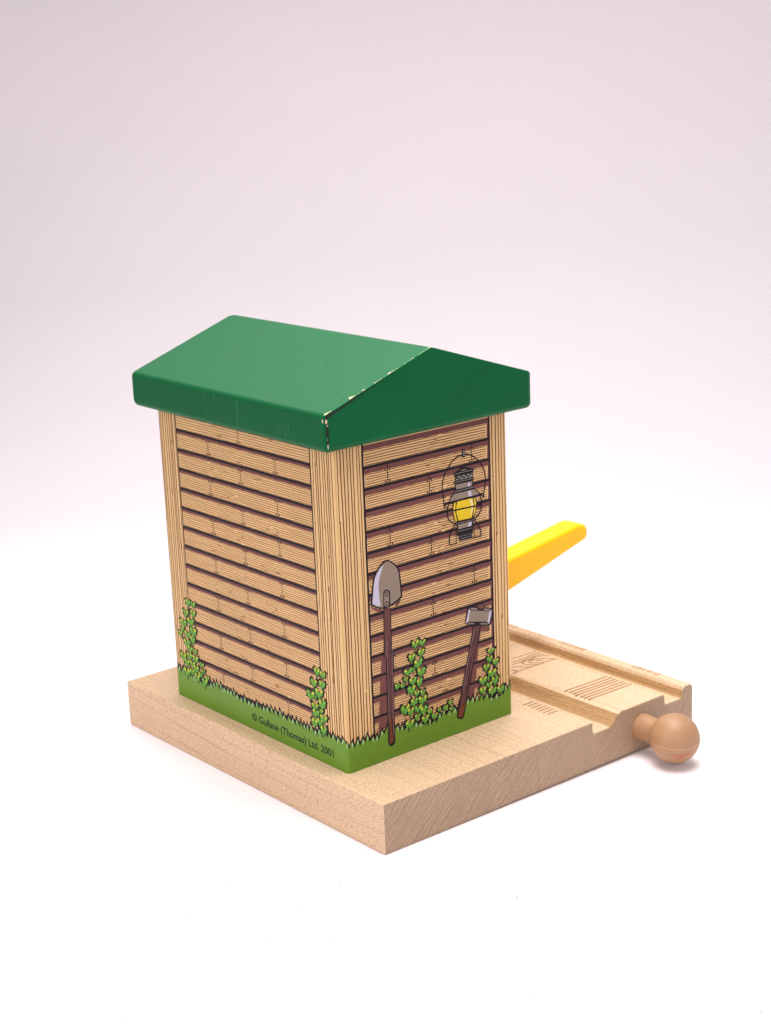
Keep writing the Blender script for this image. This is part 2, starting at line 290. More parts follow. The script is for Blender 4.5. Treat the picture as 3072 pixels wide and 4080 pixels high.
ART['ivy_LF1'] = [
('P','ink',[(7.87,24.7),(8.37,25.52),(9.11,25.82),(9.24,26.39),(9.49,26.61),(8.83,27.41),(8.19,26.96),(7.77,26.39),(7.69,27),(7.03,27.52),(6.05,26.78),(6.65,26.46),(6.33,25.68),(7.39,25.53)]),
('P','ink',[(10.16,24.8),(10.52,25.61),(11.39,25.7),(11.41,26.45),(11.6,26.79),(11.14,27.4),(10.44,26.99),(10.11,26.47),(9.77,26.95),(9.24,27.36),(8.55,26.72),(9.02,26.32),(8.84,25.95),(9.76,25.6)]),
('P','ink',[(6.54,21.54),(6.93,22.46),(8.01,22.75),(7.72,23.28),(8.49,23.92),(7.66,24.64),(6.77,24.13),(6.64,23.35),(6.08,24.06),(5.43,24.62),(4.71,23.8),(5.39,23.44),(5.25,22.82),(5.9,22.55)]),
('P','ink',[(9.69,22.3),(10.32,23.25),(11.08,23.2),(11.04,23.81),(11.69,24.37),(10.78,25.1),(10.18,24.56),(9.82,23.99),(9.63,24.6),(8.81,25.1),(7.96,24.49),(8.65,23.99),(8.38,23.5),(9.28,23.16)]),
('P','ink',[(5.19,18.54),(5.56,19.5),(6.88,19.63),(6.67,20.3),(7.37,20.92),(6.14,21.55),(5.7,21.12),(5.11,20.42),(4.65,21.11),(3.83,21.69),(2.99,20.94),(3.47,20.35),(3.17,19.73),(4.63,19.61)]),
('P','ink',[(8.59,19.5),(8.95,20.49),(10.34,20.75),(10.02,21.43),(10.8,21.88),(9.83,22.85),(8.8,22.11),(8.62,21.49),(7.94,22.3),(7.24,22.91),(6.37,21.86),(6.69,21.53),(6.78,20.66),(7.97,20.54)]),
('P','ink',[(4.39,17.25),(4.78,17.98),(5.58,18.07),(5.47,18.43),(5.77,18.91),(5.35,19.28),(4.83,19),(4.56,18.49),(4.1,18.95),(3.74,19.36),(3.02,18.91),(3.34,18.6),(3.16,18.08),(3.99,17.91)]),
('P','ink',[(3.54,15.76),(3.96,16.47),(4.72,16.66),(4.39,17.17),(4.81,17.62),(4.32,18.2),(3.72,17.67),(3.5,17.32),(3.14,17.7),(2.68,18.17),(2,17.69),(2.41,17.18),(2.2,16.65),(3.16,16.5)]),
('P','ink',[(9.19,16.83),(10.12,18.19),(11,18.3),(10.96,19.07),(11.48,19.49),(10.41,20.72),(9.68,20.02),(9.26,18.98),(9.2,20.05),(8.31,20.67),(7.3,19.72),(7.95,19.07),(7.67,18.39),(8.77,18.18)]),
('P','ink',[(6.78,15.97),(7.11,16.99),(8.29,17.02),(8.29,17.76),(8.82,18.13),(7.79,19.01),(7.08,18.37),(6.68,17.75),(6.32,18.51),(5.6,18.96),(4.53,18.26),(5.19,17.67),(5.23,17.13),(6.29,16.83)]),
('P','ink',[(8.82,15.1),(9.4,15.91),(10.3,16.03),(10.13,16.73),(10.54,17.36),(9.85,18.19),(9.09,17.42),(8.75,16.99),(8.47,17.4),(7.92,18.22),(7.37,17.4),(7.78,16.78),(7.63,16.02),(8.43,15.88)]),
('P','ink',[(6.33,13.43),(6.91,14.57),(8.08,14.48),(7.64,15.39),(8.4,15.7),(7.31,16.75),(6.52,16.03),(6.32,15.44),(5.76,16.11),(4.95,16.71),(3.88,15.86),(4.8,15.4),(4.55,14.76),(5.7,14.38)]),
('P','ink',[(7.61,12.83),(8.13,13.43),(8.91,13.71),(8.97,14.04),(9.34,14.46),(8.59,15.09),(7.8,14.69),(7.59,14.21),(7.13,14.59),(6.69,15.09),(5.83,14.5),(6.36,14.13),(6.04,13.72),(6.93,13.53)]),
('P','ink',[(9.6,12.58),(10,13.19),(10.63,13.27),(10.63,13.85),(10.96,14.13),(10.5,14.77),(9.95,14.33),(9.79,13.94),(9.54,14.28),(9.03,14.85),(8.4,14.18),(8.82,13.79),(8.75,13.44),(9.27,13.31)]),
('P','ink',[(4.14,9.14),(4.79,10.42),(5.87,10.59),(5.57,11.22),(5.97,11.93),(5.37,12.76),(4.43,12.04),(4.16,11.52),(3.67,12.09),(2.98,12.8),(2.09,11.68),(2.54,11.29),(2.27,10.61),(3.58,10.47)]),
('P','ink',[(7.03,10.43),(7.56,11.32),(8.46,11.37),(8.18,12.08),(8.77,12.5),(7.86,13.32),(7.42,12.78),(6.94,12.31),(6.61,12.87),(6.03,13.36),(5.16,12.71),(5.65,12.11),(5.34,11.35),(6.47,11.4)]),
('P','ink',[(9.45,10.25),(10.22,11.14),(11.23,11.29),(11.04,12.07),(11.45,12.58),(10.77,13.19),(9.97,12.63),(9.53,12.15),(9.17,12.6),(8.3,13.28),(7.49,12.41),(8.05,12.08),(7.92,11.34),(9.13,11.22)]),
('P','ink',[(5.5,8.19),(6.01,9.27),(7.15,9.27),(6.86,10.16),(7.39,10.47),(6.77,11.32),(6.05,10.9),(5.65,10.22),(5.39,10.78),(4.67,11.49),(4.06,10.7),(4.49,9.95),(4.39,9.38),(5.19,9.13)]),
('P','ink',[(8.29,8.75),(8.56,9.52),(9.57,9.72),(9.51,10.43),(9.99,10.65),(9.1,11.36),(8.43,10.96),(8.13,10.48),(7.79,10.86),(7.1,11.36),(6.48,10.61),(6.68,10.26),(6.71,9.86),(7.59,9.67)]),
('P','ink',[(5.17,4.99),(5.69,6.21),(6.93,6.69),(6.86,7.36),(7.42,7.89),(6.48,9),(5.73,8.09),(5.36,7.49),(4.97,8.25),(3.99,9.11),(3.05,8.07),(3.59,7.4),(3.62,6.53),(4.6,6.29)]),
('P','ink',[(7.7,6.42),(8.13,7.44),(9.12,7.46),(8.86,8.16),(9.32,8.52),(8.56,9.38),(7.96,8.67),(7.64,8.19),(7.38,8.82),(6.8,9.28),(6.09,8.66),(6.47,8.22),(6.45,7.63),(7.15,7.37)]),
('P','ink',[(9.75,7.57),(10.16,8.5),(10.99,8.51),(10.94,9.49),(11.49,9.95),(10.77,10.74),(9.94,10.23),(9.8,9.5),(9.5,10.11),(8.91,10.76),(7.87,9.93),(8.5,9.33),(8.2,8.77),(9.26,8.32)]),
('P','ink',[(12.3,9.94),(12.73,10.61),(13.5,10.75),(13.56,11.07),(13.81,11.38),(13.24,12),(12.82,11.56),(12.31,11.24),(12.19,11.56),(11.5,12.11),(11.06,11.58),(11.31,11.2),(11.29,10.58),(11.94,10.49)]),
('P','ink',[(12.9,8.42),(13.28,9.05),(13.86,9.18),(13.85,9.55),(14.06,9.89),(13.58,10.3),(13.1,9.99),(12.8,9.65),(12.61,10.06),(12.06,10.28),(11.52,9.91),(11.76,9.5),(11.77,9.07),(12.53,9.04)]),
('P','ink',[(11.6,7.07),(11.91,7.83),(12.7,7.77),(12.51,8.35),(12.89,8.78),(12.39,9.32),(11.68,8.93),(11.57,8.39),(11.13,8.91),(10.84,9.33),(10.07,8.71),(10.52,8.34),(10.41,7.86),(11.04,7.81)]),
('P','ink',[(9.99,5.36),(10.25,6.17),(11.3,6.39),(11.15,7.28),(11.68,7.68),(11.01,8.62),(10.37,7.92),(9.87,7.3),(9.58,8.16),(9.04,8.64),(8.19,7.87),(8.56,7.28),(8.47,6.64),(9.33,6.32)]),
('P','ink',[(13.13,4.76),(13.62,5.87),(14.66,6.2),(14.45,6.71),(14.93,7.39),(14.06,8.34),(13.39,7.49),(13.23,6.81),(13,7.59),(12.31,8.24),(11.3,7.22),(11.93,6.72),(11.64,6.01),(12.59,5.75)]),
('P','ink',[(14.49,6.84),(14.82,7.66),(15.6,7.73),(15.47,8.13),(15.68,8.41),(15.2,9.01),(14.75,8.56),(14.61,8.23),(14.24,8.65),(13.85,9.08),(13.23,8.41),(13.68,8.06),(13.64,7.62),(14.17,7.64)]),
('P','ink_leaf',[(7.87,25),(8.23,25.65),(8.77,25.89),(8.87,26.34),(9.05,26.52),(8.57,27.16),(8.11,26.8),(7.8,26.34),(7.74,26.83),(7.26,27.24),(6.55,26.65),(6.99,26.4),(6.76,25.77),(7.52,25.65)]),
('P','ink_leaf_yellow',[(7.52,26.71),(7.53,26.46),(7.36,26.35),(7.11,26.47),(6.93,26.73),(6.91,26.99),(7.08,27.09),(7.33,26.98)]),
('P','ink_leaf_pale',[(8.79,26.67),(8.66,26.44),(8.42,26.45),(8.3,26.69),(8.43,26.92),(8.67,26.91)]),
('P','ink_leaf',[(10.14,25.11),(10.4,25.74),(11.03,25.81),(11.04,26.4),(11.18,26.66),(10.85,27.15),(10.35,26.82),(10.11,26.41),(9.86,26.79),(9.49,27.11),(8.99,26.61),(9.33,26.29),(9.2,26.01),(9.86,25.73)]),
('P','ink_leaf_pale',[(9.72,26.69),(9.6,26.49),(9.37,26.5),(9.26,26.71),(9.37,26.91),(9.6,26.9)]),
('P','ink_leaf_yellow',[(11,26.65),(10.82,26.44),(10.59,26.35),(10.43,26.45),(10.45,26.67),(10.63,26.89),(10.86,26.97),(11.02,26.87)]),
('P','ink_leaf',[(6.54,21.86),(6.83,22.6),(7.62,22.84),(7.41,23.26),(7.98,23.78),(7.36,24.36),(6.71,23.95),(6.61,23.32),(6.2,23.89),(5.73,24.34),(5.2,23.68),(5.69,23.38),(5.59,22.88),(6.07,22.67)]),
('P','ink_leaf_pale',[(6.11,23.78),(5.98,23.53),(5.72,23.54),(5.59,23.79),(5.73,24.04),(5.99,24.04)]),
('P','ink_leaf_yellow',[(7.57,23.74),(7.36,23.47),(7.09,23.36),(6.92,23.48),(6.94,23.76),(7.15,24.03),(7.42,24.13),(7.59,24.01)]),
('P','ink_leaf',[(9.72,22.59),(10.18,23.35),(10.74,23.31),(10.71,23.8),(11.19,24.25),(10.52,24.83),(10.08,24.4),(9.82,23.94),(9.67,24.43),(9.08,24.83),(8.45,24.34),(8.96,23.94),(8.76,23.55),(9.42,23.28)]),
('P','ink_leaf_yellow',[(9.42,24.31),(9.44,24.05),(9.26,23.95),(9,24.06),(8.8,24.33),(8.79,24.59),(8.96,24.69),(9.22,24.57)]),
('P','ink_leaf_yellow',[(10.81,24.27),(10.61,24.02),(10.34,23.92),(10.17,24.03),(10.19,24.29),(10.39,24.54),(10.66,24.64),(10.83,24.53)]),
('P','ink_leaf',[(5.18,18.86),(5.46,19.63),(6.47,19.73),(6.31,20.27),(6.85,20.78),(5.9,21.29),(5.57,20.94),(5.11,20.37),(4.76,20.93),(4.13,21.4),(3.49,20.79),(3.86,20.31),(3.63,19.81),(4.74,19.71)]),
('P','ink_leaf_yellow',[(4.63,20.76),(4.65,20.48),(4.43,20.37),(4.09,20.49),(3.83,20.78),(3.8,21.05),(4.02,21.16),(4.37,21.04)]),
('P','ink_leaf_pale',[(6.34,20.72),(6.18,20.47),(5.85,20.48),(5.68,20.74),(5.85,20.99),(6.18,20.98)]),
('P','ink_leaf',[(8.56,19.81),(8.84,20.62),(9.91,20.83),(9.67,21.39),(10.27,21.75),(9.52,22.55),(8.72,21.94),(8.58,21.43),(8.06,22.09),(7.52,22.59),(6.84,21.73),(7.09,21.46),(7.16,20.75),(8.08,20.66)]),
('P','ink_leaf_yellow',[(7.95,21.84),(7.97,21.53),(7.74,21.41),(7.39,21.54),(7.13,21.86),(7.1,22.17),(7.33,22.29),(7.68,22.15)]),
('P','ink_leaf_pale',[(9.72,21.8),(9.55,21.52),(9.21,21.52),(9.04,21.81),(9.21,22.09),(9.55,22.08)]),
('P','ink_leaf',[(4.4,17.54),(4.67,18.08),(5.22,18.15),(5.14,18.42),(5.35,18.78),(5.06,19.06),(4.71,18.84),(4.52,18.46),(4.21,18.81),(3.96,19.11),(3.47,18.77),(3.69,18.55),(3.57,18.15),(4.13,18.03)]),
('P','ink_leaf_yellow',[(4.15,18.75),(4.16,18.58),(4.03,18.51),(3.83,18.59),(3.68,18.76),(3.67,18.94),(3.8,19.01),(4,18.93)]),
('P','ink_leaf_pale',[(5.16,18.74),(5.06,18.58),(4.87,18.58),(4.77,18.74),(4.87,18.9),(5.06,18.9)]),
('P','ink_leaf',[(3.51,16.05),(3.8,16.6),(4.32,16.76),(4.1,17.14),(4.39,17.49),(4.05,17.94),(3.64,17.53),(3.49,17.26),(3.25,17.55),(2.93,17.92),(2.47,17.54),(2.75,17.15),(2.6,16.74),(3.26,16.63)]),
('P','ink_leaf_yellow',[(3.18,17.51),(3.19,17.3),(3.06,17.21),(2.86,17.3),(2.71,17.52),(2.7,17.73),(2.84,17.81),(3.03,17.72)]),
('P','ink_leaf_yellow',[(4.23,17.49),(4.07,17.28),(3.87,17.2),(3.74,17.29),(3.76,17.5),(3.92,17.71),(4.12,17.79),(4.25,17.7)]),
('P','ink_leaf',[(9.24,17.17),(9.95,18.29),(10.62,18.39),(10.59,19.03),(10.99,19.37),(10.18,20.39),(9.62,19.81),(9.3,18.95),(9.25,19.83),(8.58,20.35),(7.81,19.56),(8.3,19.02),(8.09,18.46),(8.92,18.29)]),
('P','ink_leaf_pale',[(8.9,19.54),(8.74,19.23),(8.43,19.24),(8.27,19.56),(8.44,19.87),(8.75,19.87)]),
('P','ink_leaf_yellow',[(10.65,19.51),(10.4,19.17),(10.08,19.03),(9.87,19.18),(9.9,19.52),(10.15,19.87),(10.47,20),(10.68,19.85)]),
('P','ink_leaf',[(6.76,16.27),(7.01,17.09),(7.9,17.12),(7.91,17.71),(8.3,18.02),(7.53,18.72),(6.98,18.2),(6.68,17.71),(6.41,18.32),(5.87,18.68),(5.06,18.12),(5.56,17.64),(5.59,17.21),(6.39,16.96)]),
('P','ink_leaf_yellow',[(6.25,18.12),(6.27,17.84),(6.07,17.73),(5.76,17.85),(5.52,18.13),(5.5,18.41),(5.71,18.52),(6.02,18.4)]),
('P','ink_leaf_pale',[(7.82,18.09),(7.67,17.84),(7.37,17.85),(7.22,18.1),(7.37,18.36),(7.67,18.35)]),
('P','ink_leaf',[(8.83,15.39),(9.25,16.04),(9.89,16.14),(9.78,16.71),(10.07,17.21),(9.58,17.88),(9.03,17.26),(8.78,16.91),(8.59,17.24),(8.19,17.9),(7.8,17.24),(8.09,16.74),(7.98,16.13),(8.55,16.02)]),
('P','ink_leaf_yellow',[(8.54,17.19),(8.55,16.91),(8.39,16.79),(8.16,16.91),(7.99,17.19),(7.98,17.47),(8.14,17.59),(8.37,17.47)]),
('P','ink_leaf_pale',[(9.75,17.17),(9.62,16.91),(9.39,16.92),(9.28,17.17),(9.41,17.43),(9.64,17.42)]),
('P','ink_leaf',[(6.3,13.75),(6.75,14.67),(7.65,14.6),(7.31,15.34),(7.89,15.6),(7.06,16.44),(6.45,15.86),(6.3,15.38),(5.87,15.92),(5.25,16.41),(4.42,15.72),(5.13,15.34),(4.94,14.82),(5.82,14.52)]),
('P','ink_leaf_yellow',[(5.72,15.75),(5.75,15.45),(5.52,15.33),(5.18,15.46),(4.93,15.76),(4.9,16.05),(5.12,16.17),(5.46,16.05)]),
('P','ink_leaf_pale',[(7.44,15.72),(7.27,15.46),(6.94,15.46),(6.78,15.73),(6.94,16),(7.27,16)]),
('P','ink_leaf',[(7.6,13.1),(7.98,13.56),(8.56,13.78),(8.6,14.02),(8.87,14.34),(8.32,14.82),(7.74,14.52),(7.58,14.16),(7.25,14.44),(6.92,14.82),(6.29,14.37),(6.68,14.09),(6.45,13.78),(7.1,13.64)]),
('P','ink_leaf_yellow',[(7.16,14.38),(7.19,14.19),(7.02,14.11),(6.75,14.19),(6.54,14.39),(6.51,14.58),(6.68,14.65),(6.96,14.57)]),
('P','ink_leaf_yellow',[(8.57,14.36),(8.38,14.18),(8.11,14.1),(7.93,14.18),(7.95,14.37),(8.14,14.56),(8.41,14.63),(8.58,14.55)]),
('P','ink_leaf',[(9.63,12.85),(9.9,13.32),(10.31,13.38),(10.31,13.82),(10.53,14.03),(10.23,14.52),(9.87,14.18),(9.76,13.88),(9.6,14.14),(9.26,14.58),(8.85,14.06),(9.12,13.77),(9.08,13.5),(9.42,13.4)]),
('P','ink_leaf_yellow',[(9.47,14.12),(9.48,13.93),(9.36,13.85),(9.2,13.93),(9.08,14.12),(9.07,14.32),(9.18,14.4),(9.35,14.31)]),
('P','ink_leaf_yellow',[(10.35,14.11),(10.22,13.92),(10.05,13.84),(9.94,13.92),(9.96,14.12),(10.09,14.31),(10.26,14.38),(10.37,14.3)]),
('P','ink_leaf',[(4.12,9.49),(4.62,10.53),(5.44,10.67),(5.21,11.19),(5.52,11.77),(5.06,12.45),(4.35,11.86),(4.15,11.43),(3.77,11.9),(3.25,12.48),(2.58,11.56),(2.92,11.25),(2.72,10.69),(3.7,10.57)]),
('P','ink_leaf_yellow',[(3.64,11.72),(3.66,11.4),(3.45,11.27),(3.14,11.41),(2.9,11.73),(2.89,12.04),(3.1,12.17),(3.41,12.04)]),
('P','ink_leaf_yellow',[(5.29,11.71),(5.05,11.4),(4.74,11.27),(4.53,11.4),(4.56,11.72),(4.8,12.03),(5.12,12.16),(5.32,12.03)]),
('P','ink_leaf',[(7,10.71),(7.39,11.43),(8.05,11.48),(7.85,12.05),(8.28,12.39),(7.62,13.05),(7.29,12.61),(6.94,12.23),(6.69,12.69),(6.27,13.08),(5.63,12.55),(5.99,12.08),(5.76,11.46),(6.59,11.5)]),
('P','ink_leaf_yellow',[(6.54,12.51),(6.56,12.23),(6.38,12.12),(6.11,12.24),(5.91,12.52),(5.9,12.8),(6.08,12.91),(6.34,12.79)]),
('P','ink_leaf_yellow',[(7.95,12.5),(7.75,12.22),(7.48,12.11),(7.3,12.23),(7.33,12.51),(7.53,12.79),(7.8,12.9),(7.98,12.78)]),
('P','ink_leaf',[(9.49,10.55),(10.06,11.27),(10.83,11.39),(10.69,12.01),(11,12.43),(10.48,12.92),(9.87,12.47),(9.54,12.08),(9.27,12.44),(8.62,12.99),(8,12.29),(8.42,12.02),(8.33,11.43),(9.24,11.33)]),
('P','ink_leaf_yellow',[(9.13,12.39),(9.16,12.11),(8.95,12),(8.64,12.11),(8.41,12.39),(8.39,12.67),(8.59,12.79),(8.9,12.67)]),
('P','ink_leaf_yellow',[(10.75,12.38),(10.52,12.1),(10.21,11.99),(10.01,12.1),(10.03,12.38),(10.27,12.66),(10.57,12.77),(10.77,12.65)]),
('P','ink_leaf',[(5.54,8.5),(5.91,9.38),(6.74,9.37),(6.53,10.1),(6.92,10.35),(6.48,11.04),(5.95,10.7),(5.66,10.15),(5.47,10.6),(4.95,11.17),(4.5,10.54),(4.82,9.93),(4.74,9.46),(5.32,9.26)]),
('P','ink_leaf_yellow',[(5.32,10.46),(5.33,10.16),(5.15,10.04),(4.9,10.16),(4.72,10.47),(4.71,10.77),(4.88,10.89),(5.13,10.77)]),
('P','ink_leaf_yellow',[(6.66,10.46),(6.46,10.16),(6.2,10.04),(6.04,10.16),(6.07,10.46),(6.27,10.76),(6.53,10.88),(6.69,10.76)]),
('P','ink_leaf',[(8.25,9.05),(8.44,9.65),(9.19,9.81),(9.15,10.37),(9.49,10.54),(8.84,11.09),(8.35,10.78),(8.13,10.4),(7.88,10.7),(7.37,11.09),(6.92,10.51),(7.06,10.23),(7.09,9.92),(7.73,9.77)]),
('P','ink_leaf_yellow',[(7.73,10.61),(7.75,10.39),(7.57,10.29),(7.31,10.39),(7.1,10.61),(7.08,10.84),(7.26,10.93),(7.52,10.84)]),
('P','ink_leaf_yellow',[(9.14,10.61),(8.94,10.38),(8.67,10.29),(8.49,10.38),(8.51,10.61),(8.71,10.83),(8.98,10.93),(9.15,10.83)]),
('P','ink_leaf',[(5.18,5.36),(5.57,6.37),(6.51,6.76),(6.46,7.32),(6.89,7.75),(6.18,8.68),(5.61,7.92),(5.33,7.43),(5.03,8.05),(4.3,8.76),(3.58,7.9),(3.99,7.35),(4.01,6.64),(4.75,6.43)]),
('P','ink_leaf_yellow',[(4.78,7.87),(4.79,7.51),(4.58,7.37),(4.27,7.51),(4.04,7.87),(4.03,8.22),(4.24,8.37),(4.55,8.22)]),
('P','ink_leaf_yellow',[(6.43,7.87),(6.18,7.52),(5.87,7.37),(5.66,7.51),(5.7,7.87),(5.94,8.22),(6.26,8.37),(6.46,8.22)]),
('P','ink_leaf',[(7.71,6.74),(8.02,7.54),(8.71,7.56),(8.53,8.11),(8.86,8.39),(8.32,9.08),(7.9,8.52),(7.67,8.14),(7.49,8.63),(7.08,9),(6.57,8.51),(6.84,8.16),(6.83,7.69),(7.32,7.49)]),
('P','ink_leaf_yellow',[(7.42,8.45),(7.43,8.2),(7.28,8.1),(7.06,8.2),(6.89,8.45),(6.88,8.7),(7.03,8.8),(7.25,8.7)]),
('P','ink_leaf_yellow',[(8.61,8.45),(8.43,8.2),(8.2,8.1),(8.06,8.2),(8.08,8.45),(8.26,8.69),(8.48,8.8),(8.63,8.69)]),
('P','ink_leaf',[(9.74,7.87),(10.04,8.62),(10.65,8.62),(10.62,9.42),(11.02,9.8),(10.5,10.44),(9.89,10.02),(9.78,9.43),(9.56,9.92),(9.12,10.45),(8.36,9.78),(8.83,9.3),(8.61,8.84),(9.38,8.48)]),
('P','ink_leaf_yellow',[(9.34,9.76),(9.35,9.46),(9.17,9.34),(8.91,9.47),(8.71,9.76),(8.7,10.06),(8.88,10.19),(9.14,10.06)]),
('P','ink_leaf_yellow',[(10.74,9.76),(10.53,9.46),(10.26,9.34),(10.09,9.46),(10.12,9.76),(10.33,10.06),(10.59,10.18),(10.76,10.06)]),
('P','ink_leaf',[(12.34,10.19),(12.64,10.7),(13.17,10.81),(13.21,11.05),(13.39,11.29),(12.99,11.76),(12.7,11.42),(12.34,11.18),(12.26,11.43),(11.79,11.84),(11.48,11.44),(11.66,11.15),(11.64,10.68),(12.09,10.61)]),
('P','ink_leaf_pale',[(12.09,11.4),(11.99,11.23),(11.78,11.23),(11.68,11.4),(11.78,11.58),(11.98,11.58)]),
('P','ink_leaf_yellow',[(13.22,11.39),(13.06,11.2),(12.86,11.13),(12.72,11.21),(12.74,11.4),(12.89,11.59),(13.1,11.66),(13.23,11.58)]),
('P','ink_leaf',[(12.87,8.69),(13.12,9.15),(13.51,9.24),(13.5,9.52),(13.65,9.76),(13.33,10.06),(13,9.84),(12.8,9.59),(12.67,9.88),(12.3,10.05),(11.95,9.77),(12.11,9.47),(12.11,9.16),(12.63,9.14)]),
('P','ink_leaf_yellow',[(12.54,9.74),(12.55,9.59),(12.44,9.52),(12.26,9.59),(12.12,9.75),(12.1,9.9),(12.22,9.97),(12.4,9.9)]),
('P','ink_leaf_pale',[(13.45,9.74),(13.37,9.6),(13.19,9.6),(13.1,9.74),(13.19,9.89),(13.36,9.88)]),
('P','ink_leaf',[(11.58,7.34),(11.79,7.92),(12.35,7.87),(12.21,8.31),(12.48,8.64),(12.13,9.05),(11.64,8.75),(11.56,8.34),(11.25,8.74),(11.05,9.06),(10.52,8.59),(10.83,8.31),(10.75,7.94),(11.19,7.9)]),
('P','ink_leaf_yellow',[(11.23,8.6),(11.24,8.41),(11.1,8.33),(10.89,8.41),(10.74,8.6),(10.72,8.79),(10.86,8.87),(11.07,8.79)]),
('P','ink_leaf_pale',[(12.28,8.6),(12.18,8.43),(11.98,8.43),(11.88,8.6),(11.98,8.78),(12.18,8.78)]),
('P','ink_leaf',[(9.97,5.66),(10.16,6.32),(10.94,6.5),(10.83,7.24),(11.22,7.56),(10.73,8.33),(10.25,7.75),(9.88,7.25),(9.67,7.95),(9.27,8.34),(8.63,7.72),(8.91,7.23),(8.84,6.71),(9.48,6.45)]),
('P','ink_leaf_yellow',[(9.52,7.69),(9.53,7.37),(9.34,7.24),(9.07,7.37),(8.86,7.69),(8.85,8),(9.04,8.14),(9.31,8)]),
('P','ink_leaf_yellow',[(10.99,7.69),(10.77,7.37),(10.49,7.24),(10.31,7.37),(10.34,7.69),(10.56,8),(10.84,8.14),(11.02,8)]),
('P','ink_leaf',[(13.13,5.1),(13.49,6),(14.27,6.27),(14.12,6.69),(14.48,7.25),(13.83,8.03),(13.33,7.33),(13.21,6.77),(13.04,7.41),(12.53,7.94),(11.78,7.11),(12.25,6.7),(12.03,6.12),(12.73,5.91)]),
('P','ink_leaf_pale',[(12.7,7.28),(12.56,6.99),(12.29,6.99),(12.16,7.28),(12.3,7.57),(12.57,7.57)]),
('P','ink_leaf_yellow',[(14.22,7.28),(14,6.96),(13.72,6.83),(13.54,6.96),(13.57,7.28),(13.78,7.59),(14.06,7.72),(14.24,7.59)]),
('P','ink_leaf',[(14.51,7.14),(14.72,7.74),(15.24,7.8),(15.15,8.09),(15.29,8.31),(14.97,8.75),(14.68,8.42),(14.59,8.17),(14.35,8.48),(14.09,8.8),(13.69,8.3),(13.98,8.04),(13.96,7.72),(14.3,7.73)]),
('P','ink_leaf_yellow',[(14.31,8.37),(14.32,8.19),(14.21,8.12),(14.05,8.19),(13.92,8.37),(13.91,8.54),(14.02,8.61),(14.19,8.54)]),
('P','ink_leaf_yellow',[(15.18,8.37),(15.05,8.19),(14.89,8.12),(14.78,8.19),(14.79,8.37),(14.92,8.54),(15.09,8.61),(15.2,8.54)]),
]
